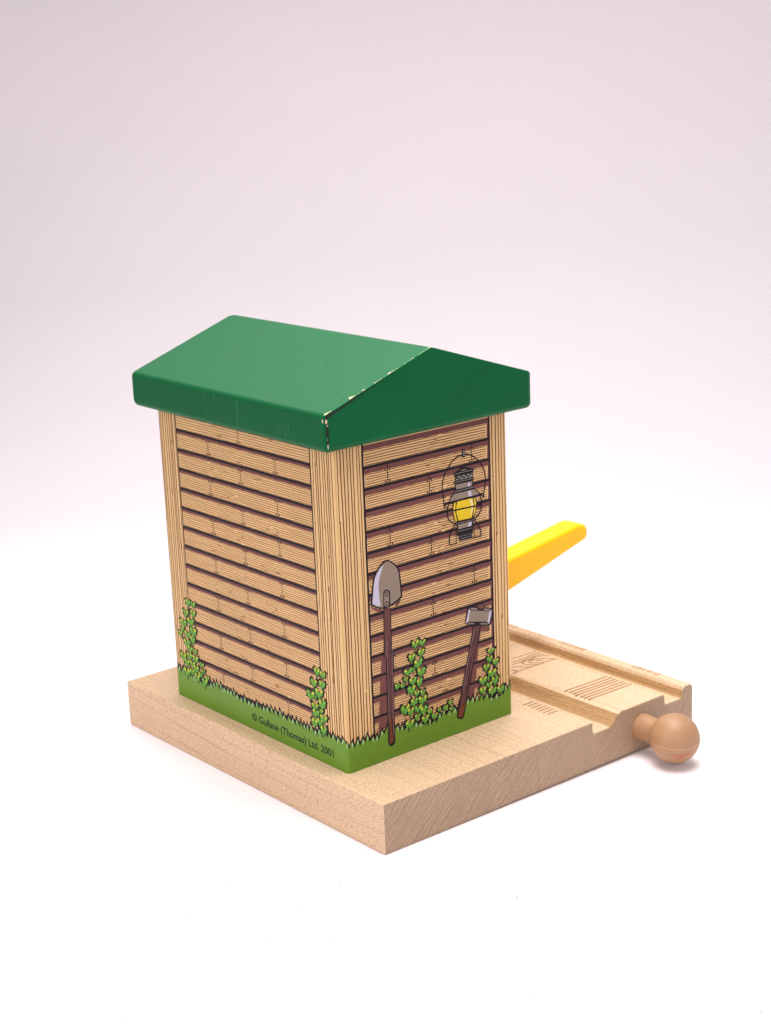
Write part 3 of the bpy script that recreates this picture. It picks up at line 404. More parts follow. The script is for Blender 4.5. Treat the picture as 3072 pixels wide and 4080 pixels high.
ART['ivy_LF2'] = [
('P','ink',[(59.35,19.97),(60.17,21.1),(61.15,21.34),(60.92,22),(61.52,22.48),(60.81,23.53),(59.94,22.63),(59.57,22.03),(59.45,22.64),(58.93,23.28),(57.92,22.45),(58.32,22.15),(57.99,21.44),(59.08,21.26)]),
('P','ink',[(61.54,20.15),(62.21,20.95),(63.23,21.21),(62.99,21.8),(63.48,22.36),(62.75,22.89),(62.04,22.38),(61.77,21.93),(61.47,22.5),(60.99,22.94),(60.02,22.35),(60.51,21.88),(60.28,21.16),(61.13,21.08)]),
('P','ink',[(58,17.08),(58.84,17.94),(59.66,18.24),(59.58,19.09),(60.21,19.37),(59.65,20.31),(58.74,19.72),(58.41,18.86),(58.12,19.81),(57.47,20.42),(56.57,19.37),(57.07,19.06),(56.78,18.2),(57.89,18.01)]),
('P','ink',[(61.21,17.3),(61.63,18.37),(62.6,18.5),(62.81,19.2),(63.36,19.77),(62.5,20.52),(61.8,20.12),(61.43,19.48),(61.16,20.15),(60.45,20.59),(59.73,19.8),(60.05,19.45),(59.82,18.66),(60.83,18.45)]),
('P','ink',[(56.5,13.66),(57.46,14.83),(58.53,14.85),(58.6,15.86),(59.09,16.44),(58.25,17.31),(57.41,16.4),(56.98,15.65),(56.44,16.58),(55.75,17.21),(54.57,16.21),(55.46,15.83),(55.13,14.88),(56.27,14.68)]),
('P','ink',[(59.84,14.86),(60.65,16.06),(61.7,16.23),(61.73,16.93),(62.34,17.48),(61.69,18.56),(60.8,17.66),(60.07,16.95),(59.69,17.76),(58.93,18.42),(57.85,17.47),(58.37,17.09),(58.18,16.13),(59.33,15.9)]),
('P','ink',[(58.62,14.26),(58.94,14.91),(59.46,15.05),(59.5,15.47),(59.79,15.77),(59.45,16.28),(58.96,15.9),(58.73,15.43),(58.6,15.99),(58.34,16.36),(57.9,15.73),(57.99,15.48),(57.88,15.08),(58.39,14.86)]),
('P','ink',[(60.86,12.15),(61.74,13.6),(62.61,13.65),(62.66,14.63),(63.11,15.19),(62.34,16.3),(61.62,15.57),(61.13,14.73),(60.93,15.43),(60.22,16.29),(59.1,15.11),(59.55,14.33),(59.42,13.74),(60.41,13.46)]),
('P','ink',[(58.01,11.71),(58.99,12.58),(59.91,12.77),(59.69,13.26),(60.38,13.77),(59.62,14.42),(58.98,14.02),(58.34,13.32),(58.11,13.81),(57.38,14.53),(56.39,13.65),(56.79,13.34),(56.82,12.63),(57.84,12.51)]),
('P','ink',[(58.48,9.74),(58.87,10.89),(60.13,10.99),(60.21,11.83),(60.53,12.22),(59.93,13),(58.86,12.36),(58.67,11.84),(58.43,12.52),(57.79,13.03),(56.47,12.11),(57.12,11.56),(56.74,10.98),(57.92,10.63)]),
('P','ink',[(60.5,11.38),(60.96,12.16),(61.74,12.31),(61.69,12.64),(62.09,13.03),(61.46,13.54),(61.08,13.19),(60.69,12.74),(60.51,13.11),(60.03,13.49),(59.36,12.88),(59.72,12.61),(59.56,12.2),(60.27,12.03)]),
('P','ink',[(61.13,9.14),(61.77,10.38),(62.99,10.35),(62.95,11.08),(63.49,11.59),(62.7,12.54),(62.04,11.81),(61.52,11.28),(61.09,11.92),(60.36,12.45),(59.18,11.41),(59.96,11.19),(59.54,10.47),(60.58,10.24)]),
('P','ink',[(57.81,7.14),(58.27,8.21),(59.4,8.48),(59.35,9.44),(59.85,9.93),(59.05,10.8),(58.43,10.28),(57.87,9.34),(57.7,10.09),(57.08,10.76),(56.16,9.8),(56.61,9.15),(56.21,8.43),(57.47,8.36)]),
('P','ink',[(59.7,8.23),(60.27,9.11),(61.17,9.23),(61.23,10.2),(61.71,10.51),(61.13,11.29),(60.54,10.72),(60,10.03),(59.68,10.77),(59.13,11.17),(58.33,10.32),(58.66,9.97),(58.56,9.29),(59.35,9.21)]),
('P','ink',[(60.8,6.02),(61.66,7.38),(62.47,7.41),(62.55,8.35),(63.08,8.79),(62.42,9.9),(61.71,9.12),(61.28,8.5),(61.02,9.26),(60.38,9.92),(59.36,8.78),(59.76,8.35),(59.56,7.39),(60.47,7.36)]),
('P','ink_leaf',[(59.42,20.4),(60,21.27),(60.67,21.45),(60.52,21.96),(60.93,22.32),(60.46,23.13),(59.86,22.43),(59.6,21.97),(59.53,22.44),(59.18,22.93),(58.48,22.3),(58.75,22.07),(58.52,21.53),(59.26,21.39)]),
('P','ink_leaf_yellow',[(59.37,22.4),(59.35,22.12),(59.17,22),(58.94,22.12),(58.78,22.4),(58.8,22.68),(58.98,22.8),(59.22,22.69)]),
('P','ink_leaf_yellow',[(60.68,22.41),(60.45,22.13),(60.19,22.01),(60.04,22.12),(60.09,22.41),(60.32,22.69),(60.58,22.81),(60.73,22.69)]),
('P','ink_leaf',[(61.59,20.54),(62.06,21.13),(62.74,21.31),(62.59,21.75),(62.92,22.16),(62.43,22.55),(61.95,22.18),(61.77,21.85),(61.57,22.27),(61.25,22.59),(60.59,22.16),(60.92,21.81),(60.76,21.28),(61.33,21.22)]),
('P','ink_leaf_yellow',[(61.47,22.11),(61.46,21.87),(61.29,21.78),(61.07,21.87),(60.92,22.1),(60.93,22.34),(61.1,22.43),(61.32,22.34)]),
('P','ink_leaf_yellow',[(62.71,22.12),(62.5,21.88),(62.25,21.78),(62.11,21.88),(62.16,22.11),(62.37,22.35),(62.61,22.44),(62.75,22.35)]),
('P','ink_leaf',[(58.09,17.46),(58.67,18.12),(59.24,18.34),(59.19,19),(59.63,19.21),(59.25,19.93),(58.63,19.48),(58.39,18.82),(58.2,19.54),(57.76,20.01),(57.14,19.21),(57.48,18.97),(57.27,18.32),(58.02,18.17)]),
('P','ink_leaf_pale',[(58,19.29),(57.85,19.03),(57.6,19.02),(57.51,19.28),(57.67,19.55),(57.91,19.55)]),
('P','ink_leaf_yellow',[(59.37,19.31),(59.14,19.02),(58.88,18.9),(58.73,19.01),(58.78,19.3),(59.01,19.59),(59.27,19.71),(59.42,19.59)]),
('P','ink_leaf',[(61.24,17.72),(61.54,18.53),(62.2,18.63),(62.35,19.17),(62.74,19.6),(62.15,20.18),(61.67,19.87),(61.41,19.38),(61.23,19.9),(60.75,20.23),(60.26,19.63),(60.47,19.36),(60.3,18.76),(60.99,18.6)]),
('P','ink_leaf_yellow',[(61.07,19.67),(61.05,19.39),(60.87,19.27),(60.64,19.38),(60.49,19.67),(60.51,19.95),(60.69,20.07),(60.92,19.95)]),
('P','ink_leaf_pale',[(62.32,19.69),(62.17,19.42),(61.93,19.42),(61.84,19.68),(61.99,19.94),(62.24,19.95)]),
('P','ink_leaf',[(56.6,14.06),(57.3,14.97),(58.09,14.98),(58.15,15.77),(58.51,16.22),(57.9,16.9),(57.28,16.19),(56.96,15.6),(56.57,16.33),(56.07,16.82),(55.21,16.05),(55.85,15.75),(55.61,15.01),(56.44,14.85)]),
('P','ink_leaf_pale',[(56.44,16.13),(56.24,15.83),(55.91,15.82),(55.79,16.12),(55.99,16.42),(56.32,16.42)]),
('P','ink_leaf_yellow',[(58.28,16.16),(57.98,15.83),(57.63,15.69),(57.43,15.82),(57.49,16.15),(57.79,16.47),(58.15,16.61),(58.35,16.48)]),
('P','ink_leaf',[(59.9,15.27),(60.5,16.2),(61.27,16.34),(61.3,16.89),(61.75,17.31),(61.28,18.16),(60.62,17.45),(60.08,16.9),(59.81,17.53),(59.26,18.05),(58.47,17.31),(58.84,17.01),(58.69,16.26),(59.54,16.08)]),
('P','ink_leaf_yellow',[(59.72,17.4),(59.7,17.08),(59.46,16.94),(59.15,17.07),(58.94,17.38),(58.96,17.7),(59.2,17.84),(59.51,17.71)]),
('P','ink_leaf_yellow',[(61.46,17.42),(61.17,17.1),(60.82,16.96),(60.62,17.09),(60.69,17.41),(60.98,17.73),(61.33,17.87),(61.53,17.74)]),
('P','ink_leaf',[(58.66,14.63),(58.83,15.05),(59.08,15.15),(59.11,15.42),(59.25,15.62),(59.1,15.96),(58.86,15.71),(58.74,15.4),(58.69,15.77),(58.57,16.01),(58.35,15.6),(58.39,15.43),(58.33,15.17),(58.57,15.02)]),
('P','ink_leaf',[(60.9,12.59),(61.54,13.72),(62.17,13.77),(62.21,14.54),(62.53,14.98),(62,15.87),(61.47,15.29),(61.12,14.62),(60.98,15.18),(60.48,15.86),(59.67,14.93),(59.99,14.31),(59.89,13.85),(60.59,13.62)]),
('P','ink_leaf_yellow',[(60.73,14.96),(60.71,14.61),(60.49,14.46),(60.21,14.6),(60.03,14.95),(60.06,15.3),(60.27,15.45),(60.55,15.31)]),
('P','ink_leaf_pale',[(62.23,14.99),(62.04,14.67),(61.76,14.66),(61.65,14.98),(61.84,15.31),(62.12,15.31)]),
('P','ink_leaf',[(58.11,12.07),(58.8,12.71),(59.46,12.85),(59.3,13.21),(59.79,13.59),(59.26,14.07),(58.81,13.77),(58.35,13.25),(58.19,13.61),(57.67,14.15),(56.97,13.5),(57.26,13.27),(57.27,12.75),(57.99,12.66)]),
('P','ink_leaf_yellow',[(58.02,13.57),(58.01,13.33),(57.8,13.23),(57.53,13.32),(57.35,13.56),(57.36,13.8),(57.57,13.9),(57.84,13.81)]),
('P','ink_leaf_yellow',[(59.53,13.61),(59.28,13.36),(58.98,13.26),(58.81,13.35),(58.86,13.59),(59.11,13.84),(59.41,13.94),(59.59,13.85)]),
('P','ink_leaf',[(58.48,10.15),(58.77,11.03),(59.66,11.1),(59.72,11.74),(59.95,12.04),(59.53,12.64),(58.77,12.15),(58.63,11.75),(58.47,12.27),(58.02,12.66),(57.08,11.97),(57.54,11.54),(57.26,11.1),(58.09,10.83)]),
('P','ink_leaf_yellow',[(58.19,12.07),(58.17,11.79),(57.97,11.66),(57.7,11.77),(57.52,12.06),(57.54,12.35),(57.74,12.47),(58.01,12.36)]),
('P','ink_leaf_pale',[(59.65,12.11),(59.47,11.84),(59.19,11.84),(59.09,12.1),(59.26,12.37),(59.54,12.37)]),
('P','ink_leaf',[(60.55,11.77),(60.82,12.29),(61.29,12.38),(61.26,12.6),(61.5,12.86),(61.13,13.19),(60.91,12.96),(60.68,12.67),(60.57,12.91),(60.29,13.16),(59.9,12.76),(60.11,12.58),(60.01,12.31),(60.42,12.2)]),
('P','ink_leaf_yellow',[(60.46,12.84),(60.45,12.69),(60.34,12.62),(60.2,12.68),(60.1,12.83),(60.11,12.99),(60.22,13.05),(60.37,12.99)]),
('P','ink_leaf_yellow',[(61.28,12.86),(61.14,12.71),(60.98,12.64),(60.88,12.7),(60.91,12.85),(61.05,13.01),(61.21,13.08),(61.31,13.01)]),
('P','ink_leaf',[(61.2,9.57),(61.66,10.51),(62.54,10.49),(62.51,11.04),(62.9,11.42),(62.34,12.14),(61.86,11.59),(61.49,11.19),(61.18,11.67),(60.65,12.08),(59.81,11.29),(60.36,11.12),(60.06,10.58),(60.8,10.4)]),
('P','ink_leaf_yellow',[(61.01,11.47),(61,11.2),(60.78,11.08),(60.49,11.18),(60.29,11.45),(60.31,11.72),(60.53,11.84),(60.82,11.73)]),
('P','ink_leaf_yellow',[(62.63,11.51),(62.36,11.23),(62.04,11.11),(61.85,11.22),(61.91,11.49),(62.18,11.77),(62.51,11.89),(62.69,11.78)]),
('P','ink_leaf',[(57.83,7.55),(58.16,8.38),(58.95,8.59),(58.92,9.34),(59.27,9.72),(58.73,10.4),(58.29,10),(57.9,9.27),(57.79,9.86),(57.37,10.37),(56.72,9.63),(57.03,9.12),(56.74,8.57),(57.61,8.51)]),
('P','ink_leaf_yellow',[(57.64,9.68),(57.62,9.36),(57.43,9.22),(57.18,9.35),(57.02,9.67),(57.04,9.99),(57.23,10.13),(57.48,10)]),
('P','ink_leaf_yellow',[(59.03,9.73),(58.79,9.4),(58.51,9.25),(58.35,9.38),(58.41,9.71),(58.65,10.04),(58.93,10.18),(59.09,10.05)]),
('P','ink_leaf',[(59.76,8.61),(60.16,9.27),(60.76,9.36),(60.82,10.09),(61.14,10.33),(60.76,10.92),(60.35,10.49),(59.99,9.97),(59.78,10.53),(59.41,10.84),(58.86,10.19),(59.08,9.93),(59.01,9.42),(59.54,9.35)]),
('P','ink_leaf_yellow',[(59.67,10.35),(59.65,10.08),(59.48,9.96),(59.26,10.07),(59.11,10.34),(59.13,10.61),(59.3,10.73),(59.52,10.62)]),
('P','ink_leaf_pale',[(60.88,10.39),(60.73,10.14),(60.5,10.13),(60.41,10.38),(60.56,10.63),(60.79,10.63)]),
('P','ink_leaf',[(60.89,6.47),(61.5,7.52),(62.06,7.55),(62.13,8.28),(62.49,8.62),(62.05,9.49),(61.55,8.88),(61.25,8.4),(61.08,8.99),(60.64,9.51),(59.93,8.63),(60.2,8.29),(60.05,7.54),(60.68,7.51)]),
('P','ink_leaf_yellow',[(60.86,8.72),(60.84,8.4),(60.65,8.26),(60.41,8.38),(60.25,8.7),(60.27,9.02),(60.46,9.16),(60.7,9.04)]),
('P','ink_leaf_pale',[(62.18,8.76),(62.02,8.46),(61.77,8.46),(61.68,8.75),(61.84,9.05),(62.09,9.06)]),
]
ART['ivy_RF1'] = [
('P','ink',[(20.69,23.93),(21.15,24.76),(21.92,25.04),(22.09,25.8),(22.49,26.33),(21.79,27.12),(21.08,26.48),(20.82,25.71),(20.46,26.37),(19.87,26.92),(19.02,26.15),(19.51,25.73),(19.17,25.08),(20.23,24.9)]),
('P','ink',[(22.65,23.86),(23.26,24.74),(23.99,25.07),(23.97,25.48),(24.52,26.01),(23.65,26.48),(23.2,26.1),(22.88,25.65),(22.57,26.05),(22.06,26.64),(21.16,25.84),(21.76,25.58),(21.34,25.01),(22.38,24.81)]),
('P','ink',[(22.38,21.46),(22.68,22.36),(23.5,22.65),(23.64,23.33),(23.89,23.67),(23.31,24.3),(22.6,23.79),(22.34,23.19),(22.11,23.82),(21.53,24.47),(20.78,23.55),(21.14,23.27),(20.99,22.66),(21.8,22.38)]),
('P','ink',[(19.38,20.88),(19.74,21.98),(20.71,22.12),(20.71,22.82),(21.22,23.21),(20.53,23.99),(19.86,23.47),(19.46,22.92),(19.35,23.44),(18.59,23.9),(17.96,23.15),(18.31,22.82),(18.29,22.1),(18.93,21.68)]),
('P','ink',[(21.14,18.77),(21.68,19.74),(22.85,20.25),(22.79,21.04),(23.41,21.29),(22.7,22.47),(21.82,21.72),(21.32,20.99),(20.96,21.76),(20.4,22.42),(19.58,21.51),(20.04,20.95),(19.49,19.97),(20.69,19.78)]),
('P','ink',[(18.14,17.99),(18.78,18.79),(19.97,19.1),(19.54,19.57),(20.41,20.08),(19.53,20.78),(18.64,20.26),(18.31,19.78),(17.88,20.18),(17.2,20.78),(16.26,20.04),(16.85,19.52),(16.76,18.94),(17.53,18.83)]),
('P','ink',[(19.82,18.2),(20.16,19.01),(20.56,19.18),(20.52,19.61),(20.77,19.87),(20.49,20.59),(20.14,20.22),(19.99,19.59),(19.81,20.07),(19.52,20.6),(19.1,20),(19.35,19.56),(19.28,19.16),(19.72,18.96)]),
('P','ink',[(22.01,16.55),(22.51,17.69),(23.65,17.79),(23.68,18.76),(24.17,19.09),(23.37,19.95),(22.45,19.34),(22.33,18.83),(21.92,19.28),(21.2,19.96),(20.54,19.17),(20.72,18.72),(20.74,17.86),(21.53,17.67)]),
('P','ink',[(17.31,16.86),(17.86,17.44),(18.4,17.43),(18.34,18.04),(18.82,18.31),(18.15,18.69),(17.66,18.33),(17.43,18.03),(17.21,18.39),(16.86,18.78),(16.26,18.28),(16.62,17.87),(16.47,17.45),(16.97,17.44)]),
('P','ink',[(19.28,15.11),(20.1,16.1),(20.97,16.51),(20.85,17.21),(21.5,17.61),(20.57,18.21),(19.84,17.64),(19.5,17.08),(19.15,17.64),(18.66,18.37),(17.89,17.49),(18.19,17.17),(18.1,16.52),(19.12,16.26)]),
('P','ink',[(21.4,14.17),(21.86,15.16),(22.66,15.43),(22.58,16.17),(23.11,16.72),(22.54,17.63),(21.81,17.07),(21.68,16.24),(21.35,16.95),(21,17.66),(20.18,16.73),(20.41,16.14),(20.38,15.36),(21.11,15.18)]),
('P','ink',[(14.69,15.47),(15.12,16.27),(15.86,16.43),(15.84,17.14),(16.27,17.33),(15.81,17.96),(15.33,17.69),(14.89,17.17),(14.77,17.59),(14.31,17.96),(13.73,17.35),(14.01,17.02),(13.67,16.4),(14.39,16.45)]),
('P','ink',[(16.37,15.38),(16.73,16.15),(17.6,16.31),(17.49,16.61),(17.78,16.97),(17.39,17.55),(16.88,17.13),(16.43,16.79),(16.34,17.07),(15.83,17.54),(15.19,16.93),(15.57,16.68),(15.49,16.28),(16.17,16.03)]),
('P','ink',[(18.83,13.04),(19.38,13.94),(20.51,14.31),(20.46,15),(20.92,15.65),(20.31,16.43),(19.42,15.99),(19.22,15.05),(18.83,15.88),(18.32,16.53),(17.17,15.71),(17.64,15.02),(17.43,14.12),(18.52,14.08)]),
('P','ink',[(20.5,12.27),(20.92,13.08),(21.66,13.15),(21.53,13.71),(21.93,14.07),(21.33,14.79),(20.88,14.28),(20.54,13.88),(20.3,14.31),(19.96,14.9),(19.2,14.21),(19.71,13.78),(19.47,13.27),(20.2,13.01)]),
('P','ink',[(22.11,11.87),(22.65,12.8),(23.4,12.88),(23.23,13.4),(23.66,13.82),(23.21,14.5),(22.59,14.12),(22.36,13.51),(22.17,14.05),(21.62,14.62),(21.05,13.92),(21.49,13.4),(21.21,12.78),(21.98,12.8)]),
('P','ink',[(21.99,9.56),(22.62,10.87),(23.74,10.87),(23.87,11.73),(24.19,12.28),(23.59,13.29),(22.86,12.41),(22.44,11.75),(22.01,12.36),(21.21,13.21),(20.21,12.36),(20.93,11.88),(20.69,11.03),(21.78,10.72)]),
('P','ink',[(19.68,10.09),(20.04,11.02),(21,11.1),(21.07,11.81),(21.56,12.31),(20.71,13.21),(20.16,12.52),(19.69,11.99),(19.51,12.69),(19.03,13.37),(18.15,12.37),(18.39,11.87),(18.29,11.02),(19.3,10.95)]),
('P','ink',[(16.94,8.81),(17.58,9.75),(18.77,9.97),(18.48,11),(19.16,11.55),(18.35,12.39),(17.56,11.77),(16.9,10.83),(16.73,11.77),(15.99,12.43),(15.03,11.45),(15.36,10.74),(15.37,9.99),(16.24,9.97)]),
('P','ink',[(18.53,7.81),(18.87,8.87),(19.82,9.16),(19.78,9.9),(20.23,10.31),(19.72,11.41),(18.95,10.51),(18.64,9.93),(18.48,10.8),(17.92,11.25),(17.11,10.46),(17.49,10.02),(17.28,9.21),(18.21,8.84)]),
('P','ink',[(20.77,8.26),(21.27,9.25),(22.34,9.25),(22.25,10.1),(22.77,10.55),(21.95,11.19),(21.08,10.67),(20.96,10.01),(20.5,10.56),(19.9,11.09),(19.08,10.55),(19.69,10.11),(19.25,9.26),(20.14,9.16)]),
('P','ink',[(22.36,7.16),(22.95,8.09),(23.82,8.34),(23.68,9.18),(24.35,9.51),(23.38,10.66),(22.76,9.83),(22.4,9.33),(22.32,10.03),(21.81,10.58),(20.96,9.57),(21.14,9.07),(21.04,8.49),(21.8,8.14)]),
('P','ink',[(24.13,6.51),(24.53,7.45),(25.2,7.62),(25.33,8.18),(25.53,8.64),(25.12,9.32),(24.68,8.88),(24.39,8.2),(24.19,8.81),(23.58,9.36),(23.1,8.7),(23.26,8.12),(23.3,7.51),(23.97,7.43)]),
('P','ink',[(20.42,6.3),(20.81,7.33),(21.47,7.42),(21.51,8.08),(22.02,8.38),(21.4,9.03),(20.73,8.52),(20.63,8.1),(20.2,8.54),(19.93,9.07),(19.15,8.39),(19.4,8.07),(19.32,7.31),(19.95,7.1)]),
('P','ink',[(22.79,5.04),(23.31,5.85),(24.35,6.12),(24.19,6.87),(24.74,7.39),(24.02,8.07),(23.02,7.39),(22.74,7.01),(22.45,7.66),(21.83,8.05),(21.2,7.27),(21.57,6.74),(21.35,6.18),(22.14,6.06)]),
('P','ink',[(25.48,5.08),(26.03,5.96),(26.97,6.09),(26.79,6.78),(27.4,7.18),(26.72,7.7),(26.01,7.21),(25.73,6.67),(25.46,7.26),(24.97,7.9),(24.15,7.12),(24.51,6.7),(24.47,6.07),(25.3,6.07)]),
('P','ink',[(27.15,6.67),(27.38,7.4),(28.16,7.46),(28.05,7.85),(28.29,8.15),(27.88,8.55),(27.45,8.24),(27.18,7.87),(27.07,8.25),(26.76,8.72),(26.26,8.14),(26.38,7.88),(26.24,7.5),(26.94,7.31)]),
('P','ink',[(29,6.41),(29.48,7.07),(30.3,7.24),(30.24,7.71),(30.5,8.01),(29.9,8.68),(29.4,8.36),(29.18,7.77),(29.01,8.29),(28.61,8.64),(27.79,8.21),(28.3,7.76),(27.95,7.29),(28.81,7.15)]),
('P','ink',[(30.65,7.46),(31.02,8),(31.7,8.17),(31.62,8.69),(31.95,8.93),(31.45,9.5),(31.02,9.17),(30.75,8.61),(30.42,9.17),(30.22,9.58),(29.61,8.96),(29.73,8.64),(29.59,8.14),(30.28,8.01)]),
('P','ink',[(30.8,5.79),(31.18,6.37),(31.82,6.61),(31.76,6.92),(32.14,7.33),(31.69,7.83),(31.2,7.37),(30.94,7.04),(30.87,7.51),(30.3,7.78),(29.76,7.24),(30.16,7.03),(29.93,6.62),(30.68,6.44)]),
('P','ink',[(17.85,4.89),(18.75,6.04),(19.7,6.07),(19.61,6.91),(20.14,7.54),(19.47,8.24),(18.61,7.8),(18.31,7.09),(17.72,7.68),(17.29,8.36),(16.07,7.31),(16.57,6.99),(16.64,6.04),(17.62,6.07)]),
('P','ink_leaf',[(20.68,24.32),(21.01,24.94),(21.54,25.15),(21.66,25.72),(21.94,26.12),(21.46,26.72),(20.96,26.23),(20.78,25.65),(20.53,26.15),(20.13,26.57),(19.54,25.99),(19.88,25.67),(19.64,25.18),(20.37,25.05)]),
('P','ink_leaf_yellow',[(20.39,26.05),(20.39,25.78),(20.23,25.67),(20,25.77),(19.85,26.04),(19.85,26.32),(20.02,26.43),(20.24,26.32)]),
('P','ink_leaf_yellow',[(21.63,26.08),(21.43,25.8),(21.18,25.69),(21.04,25.8),(21.08,26.07),(21.28,26.35),(21.52,26.46),(21.67,26.35)]),
('P','ink_leaf',[(22.69,24.28),(23.1,24.91),(23.6,25.14),(23.58,25.43),(23.96,25.81),(23.37,26.14),(23.07,25.88),(22.85,25.55),(22.64,25.84),(22.29,26.26),(21.69,25.69),(22.09,25.51),(21.8,25.1),(22.51,24.96)]),
('P','ink_leaf_pale',[(22.46,25.76),(22.34,25.56),(22.13,25.56),(22.04,25.75),(22.16,25.94),(22.37,25.95)]),
('P','ink_leaf_yellow',[(23.64,25.78),(23.46,25.57),(23.23,25.48),(23.1,25.56),(23.13,25.77),(23.31,25.98),(23.54,26.07),(23.67,25.99)]),
('P','ink_leaf',[(22.37,21.87),(22.58,22.53),(23.14,22.74),(23.24,23.24),(23.41,23.5),(23.02,23.95),(22.53,23.58),(22.35,23.14),(22.19,23.6),(21.8,24.08),(21.28,23.4),(21.53,23.2),(21.42,22.75),(21.98,22.55)]),
('P','ink_leaf_yellow',[(22.07,23.51),(22.07,23.27),(21.91,23.17),(21.69,23.26),(21.54,23.5),(21.55,23.74),(21.7,23.85),(21.92,23.75)]),
('P','ink_leaf_yellow',[(23.26,23.53),(23.07,23.29),(22.84,23.18),(22.7,23.28),(22.73,23.52),(22.92,23.77),(23.16,23.87),(23.3,23.77)]),
('P','ink_leaf',[(19.4,21.28),(19.66,22.11),(20.32,22.21),(20.32,22.74),(20.67,23.03),(20.21,23.62),(19.74,23.23),(19.47,22.81),(19.39,23.21),(18.88,23.55),(18.44,22.99),(18.68,22.74),(18.67,22.2),(19.1,21.88)]),
('P','ink_leaf_yellow',[(19.2,23.07),(19.19,22.79),(19.04,22.68),(18.82,22.79),(18.68,23.06),(18.68,23.33),(18.84,23.45),(19.05,23.34)]),
('P','ink_leaf_yellow',[(20.38,23.09),(20.19,22.81),(19.95,22.69),(19.81,22.8),(19.85,23.08),(20.04,23.35),(20.28,23.47),(20.41,23.36)]),
('P','ink_leaf',[(21.18,19.19),(21.57,19.94),(22.43,20.33),(22.39,20.94),(22.84,21.13),(22.33,22.04),(21.68,21.46),(21.31,20.9),(21.05,21.49),(20.65,22),(20.04,21.3),(20.38,20.87),(19.98,20.12),(20.85,19.97)]),
('P','ink_leaf_yellow',[(20.92,21.24),(20.92,20.94),(20.71,20.81),(20.43,20.93),(20.24,21.24),(20.24,21.54),(20.44,21.67),(20.73,21.55)]),
('P','ink_leaf_pale',[(22.41,21.26),(22.25,20.98),(21.96,20.98),(21.84,21.26),(22.01,21.54),(22.29,21.54)]),
('P','ink_leaf',[(18.17,18.36),(18.63,18.95),(19.5,19.18),(19.19,19.52),(19.82,19.89),(19.18,20.41),(18.53,20.03),(18.29,19.67),(17.97,19.97),(17.48,20.41),(16.79,19.87),(17.23,19.48),(17.16,19.06),(17.72,18.98)]),
('P','ink_leaf_yellow',[(17.85,19.89),(17.85,19.65),(17.65,19.55),(17.37,19.64),(17.17,19.88),(17.18,20.12),(17.38,20.22),(17.66,20.13)]),
('P','ink_leaf_pale',[(19.33,19.91),(19.17,19.68),(18.88,19.68),(18.76,19.9),(18.93,20.12),(19.21,20.13)]),
('P','ink_leaf',[(19.87,18.59),(20.04,19.15),(20.22,19.26),(20.21,19.55),(20.33,19.73),(20.21,20.22),(20.04,19.97),(19.96,19.54),(19.89,19.86),(19.76,20.23),(19.57,19.82),(19.67,19.52),(19.63,19.25),(19.83,19.11)]),
('P','ink_leaf',[(22.04,16.97),(22.4,17.85),(23.22,17.93),(23.24,18.67),(23.6,18.92),(23.03,19.58),(22.37,19.12),(22.28,18.73),(21.99,19.07),(21.48,19.6),(21.01,18.99),(21.13,18.64),(21.15,17.98),(21.71,17.83)]),
('P','ink_leaf_yellow',[(21.82,19.03),(21.81,18.72),(21.63,18.59),(21.38,18.72),(21.2,19.02),(21.21,19.33),(21.39,19.46),(21.64,19.33)]),
('P','ink_leaf_pale',[(23.17,19.04),(23.02,18.76),(22.76,18.75),(22.65,19.04),(22.8,19.32),(23.06,19.32)]),
('P','ink_leaf',[(17.36,17.2),(17.7,17.57),(18.03,17.57),(17.99,17.96),(18.29,18.13),(17.88,18.38),(17.58,18.14),(17.44,17.95),(17.3,18.18),(17.09,18.44),(16.72,18.11),(16.94,17.85),(16.84,17.58),(17.16,17.57)]),
('P','ink_leaf_pale',[(17.22,18.11),(17.13,17.98),(16.98,17.98),(16.92,18.11),(17,18.24),(17.16,18.25)]),
('P','ink_leaf_yellow',[(18.07,18.12),(17.94,17.97),(17.78,17.91),(17.68,17.97),(17.7,18.12),(17.83,18.26),(17.99,18.32),(18.09,18.27)]),
('P','ink_leaf',[(19.35,15.55),(19.93,16.29),(20.55,16.59),(20.47,17.12),(20.93,17.42),(20.27,17.86),(19.75,17.44),(19.51,17.02),(19.27,17.44),(18.92,17.98),(18.38,17.33),(18.58,17.09),(18.52,16.6),(19.24,16.41)]),
('P','ink_leaf_yellow',[(19.22,17.39),(19.21,17.13),(19.03,17.03),(18.79,17.13),(18.62,17.39),(18.63,17.65),(18.8,17.75),(19.05,17.65)]),
('P','ink_leaf_pale',[(20.5,17.4),(20.36,17.16),(20.11,17.16),(20.01,17.4),(20.15,17.64),(20.4,17.64)]),
('P','ink_leaf',[(21.45,14.57),(21.75,15.33),(22.27,15.54),(22.22,16.11),(22.57,16.53),(22.21,17.23),(21.73,16.8),(21.64,16.16),(21.43,16.71),(21.21,17.25),(20.67,16.54),(20.82,16.09),(20.79,15.49),(21.27,15.34)]),
('P','ink_leaf_yellow',[(21.34,16.55),(21.33,16.24),(21.2,16.12),(21.02,16.24),(20.9,16.55),(20.91,16.86),(21.04,16.99),(21.22,16.86)]),
('P','ink_leaf_pale',[(22.29,16.56),(22.18,16.27),(21.99,16.27),(21.92,16.56),(22.03,16.84),(22.22,16.84)]),
('P','ink_leaf',[(14.76,15.89),(15.03,16.45),(15.51,16.56),(15.5,17.05),(15.77,17.19),(15.48,17.62),(15.17,17.44),(14.89,17.08),(14.82,17.37),(14.52,17.63),(14.15,17.2),(14.33,16.97),(14.11,16.54),(14.57,16.57)]),
('P','ink_leaf_yellow',[(14.67,17.26),(14.67,17.07),(14.55,16.99),(14.38,17.07),(14.27,17.26),(14.27,17.45),(14.39,17.53),(14.56,17.46)]),
